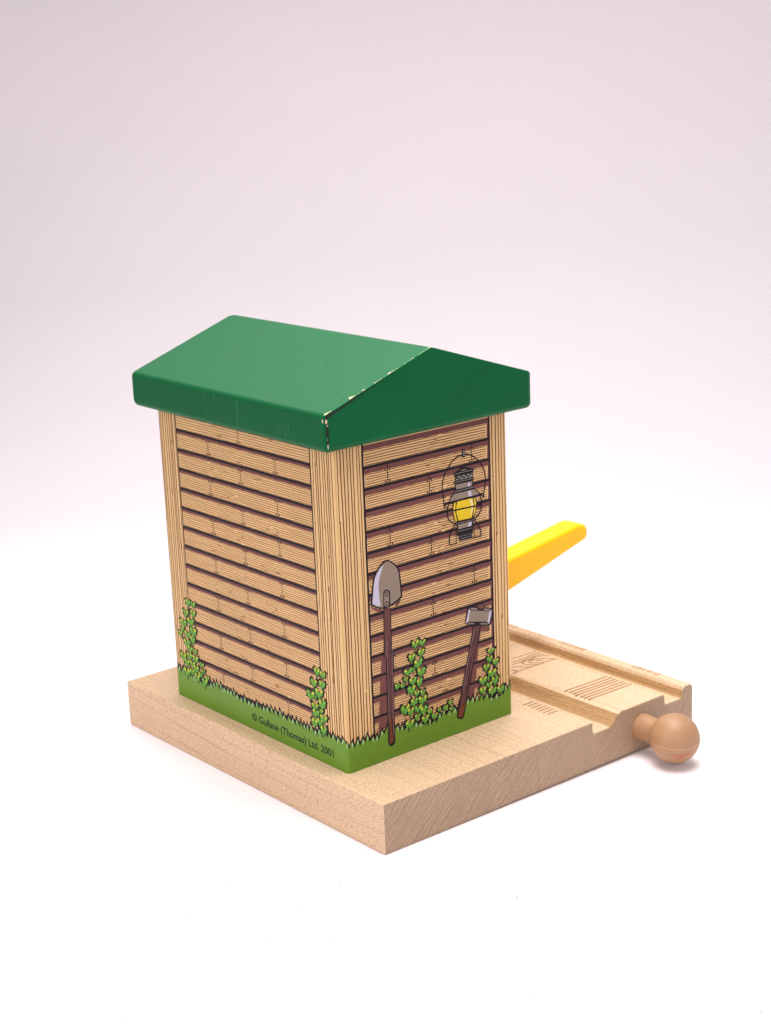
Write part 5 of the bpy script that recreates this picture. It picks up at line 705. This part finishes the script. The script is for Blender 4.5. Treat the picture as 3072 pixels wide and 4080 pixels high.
# base board: one profile with two wheel grooves, extruded along the track
prof = [(0, 0), (L, 0), (L, 10.9), (100.85, 11.55), (100.2, 12), (98.2, 12), (97.5, 11.7), (97.1, 11), (96.95, 9.6), (96.4, 9.05),
        (91.0, 9.05), (90.75, 9.4), (90.6, 11.2), (90.2, 11.8), (89.5, 12), (76.2, 12), (74.6, 11.9), (73.5, 11.55), (72.7, 10.9),
        (72.2, 10.0), (71.6, 9.4), (70.6, 9.05), (65.3, 9.05), (65.1, 9.5), (64.95, 11.4), (64.7, 11.85), (64.2, 12), (0, 12)]
b = MB(); n = len(prof)
GROOVE = set([7, 8, 11, 12, 17, 18, 19, 20, 23, 24])
ys = [0, W]
for i in range(n):
    (x0, z0), (x1, z1) = prof[i], prof[(i + 1) % n]
    b.face([(x0, 0, z0), (x1, 0, z1), (x1, W, z1), (x0, W, z0)], 'maple_groove' if i in GROOVE else 'maple_long_grain')
b.face([(x, 0, z) for x, z in reversed(prof)], 'maple_end_grain')
b.face([(x, W, z) for x, z in prof], 'maple_end_grain')
base = b.build('base_board', root, False, .001)
soften(base, .55, 3, 40)

# burnt tie marks on the board (flat pattern of the board)
t = MB()
def ribbon(mb, pts, w, mname, place):
    """one joined strip along 2D pts, width w; place(a, b) gives the 3D point"""
    P = [Vector((p[0], p[1])) for p in pts]; Ls = []; Rs = []
    for i, p in enumerate(P):
        d0 = (p - P[i - 1]) if i else (P[1] - p); d1 = (P[i + 1] - p) if i < len(P) - 1 else d0
        d0 = d0.normalized() if d0.length > 1e-9 else Vector((1, 0)); d1 = d1.normalized() if d1.length > 1e-9 else d0
        d = d0 + d1
        d = d.normalized() if d.length > .15 else d0
        nn = Vector((-d.y, d.x)); k = 1 / max(.5, abs(nn.dot(Vector((-d0.y, d0.x)))))
        Ls.append(p + nn * w / 2 * k); Rs.append(p - nn * w / 2 * k)
    for i in range(len(P) - 1):
        mb.face([place(*q) for q in (Rs[i], Rs[i + 1], Ls[i + 1], Ls[i])], mname)
topz = lambda x, y: (x, y, 12.03 if 1 else 0)
def tie_lines(x0, x1, y0, y1, n, w, sk=0.0):
    for i in range(n):
        y = y0 + (y1 - y0) * i / (n - 1) + random.uniform(-.12, .12)
        a = x0 + random.uniform(-.25, .25); c = x1 + random.uniform(-.25, .25)
        ribbon(t, [(a, y + sk * .6), ((a + c) / 2, y + sk * .25), (c, y)], w, 'burnt_line', topz)
for k, y0 in enumerate((10.2, 36.4, 62.6, 88.8)):
    if k != 1: tie_lines(74.4, 89.4, y0, y0 + 8, 7, .5, .7)
    tie_lines(60.7, 64.3, y0 + .9, y0 + 9.1, 7, .46)
    tie_lines(98.4, 100.3, y0 - .3, y0 + 7.8, 8, .40)
for pl in KNOT:
    pts = [(min(max(x, 74.2), 89.8), y) for x, y in pl]
    ribbon(t, pts, .36, 'burnt_line', topz)
t.build('tie_marks', base)

# coupling peg: shaft and ball turned about the track's centre line
def lathe(mb, prof, cx, cz, mname, seg=48):
    for (r0, y0), (r1, y1) in zip(prof, prof[1:]):
        for i in range(seg):
            a0, a1 = 2 * math.pi * i / seg, 2 * math.pi * (i + 1) / seg
            q = [(cx + r * math.cos(a), y, cz + r * math.sin(a)) for r, y, a in ((r0, y0, a0), (r0, y0, a1), (r1, y1, a1), (r1, y1, a0))]
            if r1 < 1e-6: q = q[:3]
            mb.face(q, mname)
pg = MB(); BX, BY, BZ, BR = 82.1, -10.7, 6.0, 6.03
pr = [(3.35, 1.0), (3.35, -.6), (3.2, -2.2), (3.1, -4.2), (3.15, -5.2)]
a0 = math.asin(3.3 / BR)
for i in range(25):
    a = a0 + (math.pi - a0) * i / 24; pr.append((max(0, BR * math.sin(a)), BY + BR * math.cos(a)))
lathe(pg, pr, 81.9, BZ, 'tan_plastic')
def onball(lat, lon, r):      # lon 0 faces -Y, lat up
    return (81.9 + r * math.cos(lat) * math.sin(lon), BY - r * math.cos(lat) * math.cos(lon), BZ + r * math.sin(lat))
for i in range(40):
    l0, l1 = math.radians(-115 + 5 * i), math.radians(-110 + 5 * i)
    if l1 > math.radians(75): break
    h = lambda l: math.radians(-3 + 1.2 * math.sin(l * 3))
    pg.face([onball(h(l0) - .012, l0, BR + .03), onball(h(l1) - .012, l1, BR + .03), onball(h(l1) + .012, l1, BR + .05), onball(h(l0) + .012, l0, BR + .05)], 'tan_flash')
for (la, lo0, lo1, wd) in ((-17, -62, -6, .05), (-21, -54, -14, .06), (-30, -50, -28, .028)):
    for i in range(10):
        f0, f1 = i / 10, (i + 1) / 10; A, B = [math.radians(lo0 + (lo1 - lo0) * f) for f in (f0, f1)]
        la_ = lambda f: math.radians(la - 5 * math.sin(f * math.pi)); ww = lambda f: wd * math.sin(f * math.pi) + .004
        rr = BR + .02 + abs(la + 36) * .002
        pg.face([onball(la_(f0) - ww(f0), A, rr), onball(la_(f1) - ww(f1), B, rr), onball(la_(f1) + ww(f1), B, rr), onball(la_(f0) + ww(f0), A, rr)], 'pink_smear')
pgo = pg.build('coupling_peg', root, True)
bm = bmesh.new(); bm.from_mesh(pgo.data); bmesh.ops.remove_doubles(bm, verts=bm.verts, dist=.00001 * 1); bm.to_mesh(pgo.data); bm.free()

# yellow lever: tapered bar with a round nose, sticking out of the far wall
lv = MB(); y0, y1 = 48.3, 55.4
out = [(50, 32.5), (110.3, 40.7)]
nose = []
for i in range(15):
    a = math.radians(95 - i * (95 + 70) / 14); c_, n_ = math.cos(a), math.sin(a)
    nose.append((110.7 + 3.6 * math.copysign(abs(c_) ** .8, c_), 39.1 + 2.6 * math.copysign(abs(n_) ** .8, n_)))
prof2 = [(50, 32.8)] + nose + [(50, 19.4)]
nn = len(prof2)
for i in range(nn):
    (xa, za), (xb, zb) = prof2[i], prof2[(i + 1) % nn]
    lv.face([(xa, y0, za), (xa, y1, za), (xb, y1, zb), (xb, y0, zb)], 'yellow_plastic')
lv.face([(x, y0, z) for x, z in prof2], 'yellow_plastic'); lv.face([(x, y1, z) for x, z in reversed(prof2)], 'yellow_plastic')
lev = lv.build('lever', root, False, .001); soften(lev, 1.1, 4, 50)

# ------------------------------------------------------------------ shed walls
RC = 0.8                        # radius of the upright corners
STEP = .014                     # thickness of one layer of print
FACES = {'RF': (Vector((SX, SY, 0)), Vector((1, 0, 0)), Vector((0, -1, 0)), SW),
         'LF': (Vector((SX, SY + SD, 0)), Vector((0, -1, 0)), Vector((-1, 0, 0)), SD),
         'BACK': (Vector((SX + SW, SY, 0)), Vector((0, 1, 0)), Vector((1, 0, 0)), SD),
         'FAR': (Vector((SX + SW, SY + SD, 0)), Vector((-1, 0, 0)), Vector((0, 1, 0)), SW)}
def on_wall(face, layer):
    O, U, N, A = FACES[face]
    def place(a, z):
        off = layer * STEP
        q = O + U * 0
        if RC <= a <= A - RC: p = O + U * a + N * off
        else:
            s = a / RC if a < RC else (A - a) / RC
            s = max(0, min(1, s)); ang = math.radians(45 * (1 - s)); sg = -1 if a < RC else 1
            c = O + U * (RC if a < RC else A - RC) - N * RC
            p = c + (N * math.cos(ang) + U * sg * math.sin(ang)) * (RC + off)
        return (p.x, p.y, 12 + z)
    return place
HT = 75.0
wall = MB()
for fc in FACES:
    A = FACES[fc][3]; pl = on_wall(fc, 0)
    cols = [0, .2, .4, .6, RC] + [8.0, A - 8.0] + [A - RC, A - .6, A - .4, A - .2, A]
    zs = [0, .4, HT]
    for a0, a1 in zip(cols, cols[1:]):
        for z0, z1 in zip(zs, zs[1:]):
            mm = 'shed_post_print' if (a1 <= 8.01 or a0 >= A - 8.01) else 'shed_tan_print'
            wall.face([pl(a0, z0), pl(a1, z0), pl(a1, z1), pl(a0, z1)], mm)
def interp(tab, a):
    if a <= tab[0][0]: return tab[0][1]
    for (a0, v0), (a1, v1) in zip(tab, tab[1:]):
        if a <= a1: return v0 + (v1 - v0) * (a - a0) / (a1 - a0)
    return tab[-1][1]
flat = [(0, 7), (100, 7)]
BOUND = {'RF': RB, 'LF': LB, 'BACK': flat, 'FAR': flat}
#        post edges, border widths, first line, brown width, tan edge margin, joints for odd / even rows
SIDING = {'RF': (7.78, 45.1, .50, .45, 69.15, 1.12, .75, (14.6, 39.5), (26.6,)),
          'LF': (8.1, 61.05, .28, .32, 70.05, .62, 0, (21.4, 48.0), (34.1,)),
          'BACK': (8.1, 61.4, .3, .3, 70.05, .62, 0, (21.4, 48.0), (34.1,)),
          'FAR': (7.8, 44.9, .4, .4, 69.15, 1.1, 0, (14.6, 39.5), (26.6,))}
PITCH = 4.83; DARK = .60
SHADE = {'RF': []}
for fc, (pa, pb, wl, wr, z1st, brown, mrg, jo, je) in SIDING.items():
    r = random.Random(hash(fc) % 7 if False else {'RF': 1, 'LF': 2, 'BACK': 3, 'FAR': 4}[fc])
    L1, L2, L3, L4 = (on_wall(fc, k) for k in (1, 2, 3, 4))
    A = FACES[fc][3]
    for k in range(-1, 14):
        zt = z1st - PITCH * k - DARK / 2         # underside of the dark line above this board
        zbm = z1st - PITCH * (k + 1) + DARK / 2  # top of the dark line below it
        if k == -1: zt = HT - (1.0 if fc == 'RF' else 0)
        ztc = min(zt, HT)
        # brown undershade
        tl = []
        for i in range(41):
            a = pa + (pb - pa) * i / 40; tl.append((a, r.uniform(-.05, .05)))
        for (a0, d0), (a1, d1) in zip(tl, tl[1:]):
            if k >= 0 or fc == 'RF':
                wall.face([L1(a0, zt - brown + d0), L1(a1, zt - brown + d1), L1(a1, zt + .1), L1(a0, zt + .1)], 'ink_brown')
        if mrg: wall.face([L1(pb - mrg, zbm), L1(pb, zbm), L1(pb, zt - brown), L1(pb - mrg + .12, zt - brown)], 'ink_brown')
        # grain
        hi = zt - brown - .22; lo = zbm + .16; nl = 7 if fc == 'LF' else 6
        joints = jo if k % 2 == 0 else je
        odd = (k % 2 == 0)
        if fc == 'RF': joints = {0: (14.6, 39.5), 1: (26.6,), 3: (14.6,), 4: (26.6,), 6: (39.4,), 7: (26.5,), 9: (14.2,), 10: (26.4,)}.get(k, ())
        kn = [a + r.uniform(-1.5, 1.5) for a in ((29, ) if fc == 'RF' else ((31,) if odd else (24, 43)))]
        for j in range(nl):
            z = hi - (hi - lo) * j / (nl - 1); a = pa + wl / 2 + r.uniform(.0, .3); end = pb - wr / 2 - mrg - r.uniform(.0, .25)
            seg = []; ph = r.uniform(0, 6)
            while a < end:
                wob = .04 * math.sin(a * .35 + ph) + r.uniform(-.008, .008)
                near = min(abs(a - q) for q in kn)
                if near < 5: wob += .07 * math.sin((a - kn[0]) * 1.1 + j) * (1 - near / 5)
                seg.append((a, z + wob))
                if near < 4.0 and r.random() < .02:
                    if len(seg) > 1: ribbon(wall, seg, r.uniform(.12, .16) + (.03 if fc == 'RF' else 0), 'ink_grain' if fc == 'RF' else 'ink_grain_soft', L2)
                    seg = []; a += r.uniform(-.3, .2)
                a += r.uniform(.7, 1.3)
            seg.append((end, z))
            if len(seg) > 1 and seg[-1][0] > seg[0][0] + .2: ribbon(wall, seg, r.uniform(.12, .16) + (.03 if fc == 'RF' else 0), 'ink_grain' if fc == 'RF' else 'ink_grain_soft', L2)
        for q in kn:                              # broken ticks round the knot
            for _ in range(3):
                a = q + r.uniform(-3, 4); z = r.uniform(lo, hi - .3)
                ribbon(wall, [(a, z), (a + r.uniform(.5, 1.8), z + r.uniform(-.12, .05))], .13, 'ink_grain', on_wall(fc, 2.3))
        # the dark line under the board, slightly uneven
        if k < 13:
            zc = z1st - PITCH * (k + 1); pts = [(pa - .05 + (pb - pa + .1) * i / 60, zc + r.uniform(-.025, .025)) for i in range(61)]
            ribbon(wall, pts, DARK, 'ink', L4)
        # butt joints with four nails
        for ja in joints:
            zu = min(zt - (0 if fc == 'RF' else brown * .6), HT)
            ribbon(wall, [(ja, zbm), (ja + .03, (zbm + zu) / 2), (ja, zu)], .19, 'ink' if fc == 'RF' else 'ink_joint', on_wall(fc, 4.3))
            if fc != 'RF' : ribbon(wall, [(ja + .16, zbm), (ja + .16, zu)], .1, 'shed_post_print', on_wall(fc, 4.2))
            for da in (-.62, .62):
                for zz in (zt - brown * .8 - .25, zbm + .45):
                    if zz < HT: wall.face([on_wall(fc, 4.5)(ja + da + .2 * math.cos(q), zz + .26 * math.sin(q) + da * .1) for q in [i * math.pi / 3 for i in range(6)]], 'ink')
    # borders of the siding and of the posts
    for a, w in ((pa, wl), (pb, wr)):
        ribbon(wall, [(a + r.uniform(-.03, .03), HT * i / 40) for i in range(41)], w, 'ink', on_wall(fc, 4.8))
    # post grain
    for p0, p1 in ((.45, pa - wl), (pb + wr, A - .45)):
        nl = max(4, int(round((p1 - p0) / .86))); 
        for j in range(nl):
            a = p0 + (p1 - p0) * (j + .5) / nl + r.uniform(-.12, .12); z = 0; seg = []; ph = r.uniform(0, 6); am = r.uniform(.03, .10)
            while z < HT:
                seg.append((min(max(a + am * math.sin(z * .13 + ph) + r.uniform(-.02, .02), .1), A - .1), z))
                if r.random() < .022:
                    if len(seg) > 2: ribbon(wall, seg, r.uniform(.18, .28), 'ink_post_grain', L2)
                    seg = []; a += r.choice((-.16, .16)); z -= r.uniform(2.0, 3.5)
                z += r.uniform(1.6, 2.6)
            seg.append((seg[-1][0] if seg else a, HT))
            if len(seg) > 1: ribbon(wall, seg, r.uniform(.18, .28), 'ink_post_grain', L2)
# rubbed varnish on the near corner
for (z0, z1) in ((0, 73),):
    ribbon(wall, [(.14 + random.uniform(-.05, .05), 8 + z0 + (z1 - z0) * i / 30 * .92) for i in range(31)], .3, 'post_corner_glue', on_wall('RF', .5))
def draw(mb, face, items, layer, inc=.12):
    for i, it in enumerate(items):
        pl = on_wall(face, layer + inc * i)
        if it[0] == 'P': mb.face([pl(a, z) for a, z in it[2]], it[1])
        else: ribbon(mb, it[3], it[2], it[1], pl)
draw(wall, 'RF', ART['shovel_shade'], 3.0, .05); draw(wall, 'RF', ART['hammer_shade'], 3.3, .05)
walls = wall.build('shed_wall', root)

# green strip of grass printed round the foot of the walls
gr = MB()
for fc in FACES:
    A = FACES[fc][3]; tab = BOUND[fc]; r = random.Random(len(fc) * 5 + 1)
    g1, g2, g3 = on_wall(fc, 5.2), on_wall(fc, 5.6), on_wall(fc, 6.0)
    zig = []; a = 0.0; up = True
    while a < A:
        h = interp(tab, a)
        zig.append((a, h + (r.uniform(.55, 1.45) if up else r.uniform(-.8, -.3)))); up = not up
        a += r.uniform(.3, .6) if (up == (fc == 'LF')) else r.uniform(.75, 1.35)
    zig.append((A, interp(tab, A)))
    def zh(a, dz=0): return interp(zig, a) + dz
    cols = sorted(set([z[0] for z in zig] + [i * .5 for i in range(int(A * 2) + 1)] + [A]))
    for a0, a1 in zip(cols, cols[1:]):
        gr.face([g1(a0, .05), g1(a1, .05), g1(a1, zh(a1)), g1(a0, zh(a0))], 'ink_green')
    lean = -.35 if fc == 'LF' else .3
    ribbon(gr, zig, .46, 'ink', g3)
    for (a0, z0), (a1, z1) in zip(zig[:-1], zig[1:]):
        if z1 > z0 and 0 < a0:      # rising: dark wedge at the foot of the blade, pale tip inside it
            gr.face([g2(a0 - .22, z0 - .02), g2(a0 + .2, z0 - .02), g2(a0 + .12 + lean * .6, z0 + .95)], 'ink')
            if r.random() < .85: gr.face([on_wall(fc, 5.4)(a1 - .3, z1 - 1.9), on_wall(fc, 5.4)(a1 + .34, z1 - 1.3), on_wall(fc, 5.4)(a1 + .08, z1 - .1), on_wall(fc, 5.4)(a1 - .24, z1 - .4)], 'ink_pale_green')
gr.build('grass_band', walls)
for name, key, face in (('printed_lantern', ('lantern',), 'RF'), ('printed_shovel', ('shovel_handle', 'shovel'), 'RF'), ('printed_hammer', ('hammer',), 'RF'),
                        ('printed_ivy', ('ivy_LF1',), 'LF'), ('printed_ivy', ('ivy_LF2',), 'LF'), ('printed_ivy', ('ivy_RF1',), 'RF'), ('printed_ivy', ('ivy_RF2',), 'RF')):
    mb = MB(); lay = 7.0
    for k in key:
        draw(mb, face, ART[k], lay, .1); lay += .1 * len(ART[k]) + .3
    mb.build(name, walls)
# the line of lettering on the green strip
tc = bpy.data.curves.new('lettering', 'FONT'); tc.body = '\u00a9 Gullane (Thomas) Ltd. 2001'; tc.size = 1.0; tc.resolution_u = 4
tc.space_character = .97; tc.offset = .02
to = bpy.data.objects.new('lettering', tc); COL.objects.link(to)
bpy.context.view_layer.update()
me = bpy.data.meshes.new_from_object(to.evaluated_get(bpy.context.evaluated_depsgraph_get()))
bpy.data.objects.remove(to); bpy.data.curves.remove(tc)
xs = [v.co.x for v in me.vertices]; x0, x1 = min(xs), max(xs)
pl = on_wall('LF', 6.5); TA, TB, TZ, TH = 32.75, 64.45, 2.55, 2.5
for v in me.vertices:
    v.co = Vector(pl(TA + (v.co.x - x0) / (x1 - x0) * (TB - TA), TZ + v.co.y * TH)) * S
me.materials.clear(); me.materials.append(MAT['ink_text'])
link('printed_lettering', me, walls)

# ------------------------------------------------------------------ roof
X0, X1, Y0, Y1 = SX - 4.48, SX + SW + 6.0, SY - 3.29, SY + SD + 4.4
XM = 30.26; ZB, ZE, ZR = 86.94, 95.21, 105.51
pf = [(X0, ZB), (X1, ZB), (X1, ZE), (XM, ZR), (X0, ZE)]
rb_ = bmesh.new()
vn = [rb_.verts.new((x * S, Y0 * S, z * S)) for x, z in pf]; vf = [rb_.verts.new((x * S, Y1 * S, z * S)) for x, z in pf]
rb_.faces.new(vn); rb_.faces.new(list(reversed(vf)))
for i in range(5):
    j = (i + 1) % 5; rb_.faces.new((vn[j], vn[i], vf[i], vf[j]))
bmesh.ops.recalc_face_normals(rb_, faces=rb_.faces)
lay = rb_.edges.layers.float.new('bevel_weight_edge')
for e in rb_.edges:
    near = all(abs(v.co.y - Y0 * S) < 1e-6 for v in e.verts); far = all(abs(v.co.y - Y1 * S) < 1e-6 for v in e.verts)
    zs = sorted(v.co.z for v in e.verts); low = zs[1] < (ZB + 1) * S; upright = abs(zs[0] - ZB * S) < 1e-6 and abs(zs[1] - ZE * S) < 1e-6
    xr = all(v.co.x > (X1 - 1) * S for v in e.verts)
    if near and not low and not upright: w = .14
    elif near and upright: w = 1.2 if xr else .3
    elif far: w = 1.0
    elif low: w = .75
    else: w = .85 if xr else .5
    e[lay] = w
me = bpy.data.meshes.new('roof'); rb_.to_mesh(me); rb_.free()
for n_ in ('roof_green_paint', 'bare_wood_chip', 'dark_chip', 'paint_scratch'): me.materials.append(MAT[n_])
roof = link('roof', me, root)
bv = roof.modifiers.new('soft_edges', 'BEVEL'); bv.width = 2.0 * S; bv.segments = 4; bv.limit_method = 'WEIGHT'
wn = roof.modifiers.new('normals', 'WEIGHTED_NORMAL')
for p in me.polygons: p.use_smooth = True
# worn edge: chips of bare wood along the near edge of the left slope and down its corner
ch = MB(); rr = random.Random(5)
sl = Vector((XM - X0, 0, ZR - ZE)).normalized(); sn = Vector((-sl.z, 0, sl.x)); SLEN = math.hypot(XM - X0, ZR - ZE)
def on_slope(s, d, off): # s mm up the slope from the eave, d mm back from the gable
    p = Vector((X0, Y0 + d, ZE)) + sl * s + sn * off; return tuple(p)
def on_gable(s, d, off): # d mm down the gable from the slope's edge
    p = Vector((X0, Y0 - off, ZE)) + sl * s + Vector((0, 0, -d)); return tuple(p)
edge = []                                      # the rubbed edge itself, a thin uneven pale line with a dark one under it
s = .2
while s < SLEN: edge.append((s, rr.uniform(.0, .09) + (.05 if rr.random() < .3 else 0))); s += rr.uniform(.25, .6)
for (a0, w0), (a1, w1) in zip(edge, edge[1:]):
    if rr.random() < .28: ch.face([on_slope(a0, .12, .012), on_slope(a1, .12, .012), on_slope(a1, .22 + w1, .012), on_slope(a0, .22 + w0, .012)], 'bare_wood_chip' if rr.random() < .8 else 'paint_scratch')
    d0, d1 = [max(0, .75 * (1 - a / 22) + rr.uniform(-.06, .06)) for a in (a0, a1)]
    if a0 < 20: ch.face([on_gable(a0, .22, .012), on_gable(a1, .22, .012), on_gable(a1, .26 + d1, .012), on_gable(a0, .26 + d0, .012)], 'dark_chip')
for s, ln, dp in ((.2, 1.3, .8), (1.3, .9, .35), (7.4, 1.5, 1.0), (8.4, .8, .5), (11.2, .8, .55), (14.6, .6, .3), (18.9, 1.1, .6), (20.2, .5, .35), (26.0, .5, .2), (SLEN - .9, .8, .3)):
    n_ = 9; top = [(s + ln * i / n_ + rr.uniform(-.06, .06), .15 + dp * (math.sin(math.pi * i / n_) ** .7 if 0 < i < n_ else 0) * rr.uniform(.35, 1.15)) for i in range(n_ + 1)]
    ch.face([on_slope(a, d, .02) for a, d in [(s, .08), (s + ln, .08)] + top[::-1]], 'bare_wood_chip')
def on_corner(z, a, off):  # a < 0 on the eave band, a > 0 on the gable
    return (X0 - off, Y0 - a, z) if a < 0 else (X0 + a, Y0 - off, z)
for z, a0, a1, h, c in ((93.9, .15, .75, 1.1, 'bare_wood_chip'), (93.0, .5, .85, .4, 'bare_wood_chip'), (90.1, .3, .68, .9, 'paint_scratch'), (88.5, .45, .8, 1.2, 'bare_wood_chip'),
                        (91.2, .15, 1.05, 7.0, 'dark_chip')):
    n_ = 9; ps = []
    for i in range(n_):
        q = 2 * math.pi * i / n_; ps.append(on_corner(z + h * .5 * math.sin(q) * rr.uniform(.8, 1.1), (a0 + a1) / 2 + (a1 - a0) / 2 * math.cos(q) * rr.uniform(.8, 1.1), .02 if c == 'dark_chip' else .035))
    ch.face(ps, c)
ch.face([on_corner(94.0 + .45 * math.sin(q), -.62 + .22 * math.cos(q), .02) for q in [i * math.pi / 4 for i in range(8)]], 'bare_wood_chip')
# tiny nicks and scuffs in the paint
for _ in range(26):
    a, d = rr.uniform(3, SLEN - 2), rr.uniform(3, 70); w_ = rr.uniform(.05, .16); l_ = rr.uniform(.1, .4)
    ch.face([on_slope(a, d, .02), on_slope(a + w_, d + l_ * .4, .02), on_slope(a, d + l_, .02), on_slope(a - w_, d + l_ * .5, .02)], rr.choice(('paint_scratch', 'paint_scratch', 'bare_wood_chip')))
for _ in range(16):
    y_ = rr.uniform(Y0 + 8, Y1 - 6); z_ = rr.uniform(ZB + 1, ZE - 2); l_ = rr.uniform(.4, 2.0)
    ch.face([(X0 - .02, y_, z_), (X0 - .02, y_ + .12, z_), (X0 - .02, y_ + .3, z_ + l_), (X0 - .02, y_ + .2, z_ + l_)], 'paint_scratch')
ch.face([(X0 - .03, 46.0, ZB + 1), (X0 - .03, 46.16, ZB + 1), (X0 - .03, 46.3, ZE - 1.2), (X0 - .03, 46.1, ZE - 1.2)], 'paint_scratch')
ch.build('worn_paint', roof)

# ------------------------------------------------------------------ specks of dust on the sheet
du = MB(); rd = random.Random(9)
pts = list(DUST) + [(rd.uniform(-150, 40), rd.uniform(-130, 20)) for _ in range(25)]
for i, (x, y) in enumerate(pts):
    s_ = rd.uniform(.12, .24) if i % 5 else rd.uniform(.24, .36); an = rd.uniform(0, 3.1); e = rd.uniform(.25, .7)
    z_ = .015
    ring = []
    for k in range(6):
        q = k * math.pi / 3; u_, v_ = s_ * math.cos(q), s_ * e * math.sin(q)
        ring.append((x + u_ * math.cos(an) - v_ * math.sin(an), y + u_ * math.sin(an) + v_ * math.cos(an)))
    for k in range(6):
        (ax, ay), (bx, by) = ring[k], ring[(k + 1) % 6]
        du.face([(ax, ay, z_), (bx, by, z_), (x, y, z_ + s_ * .6)], 'dust_grey')
d_ = du.build('dust', None); d_['kind'] = 'stuff'; d_['label'] = 'tiny grey specks of dust lying on the white sheet'
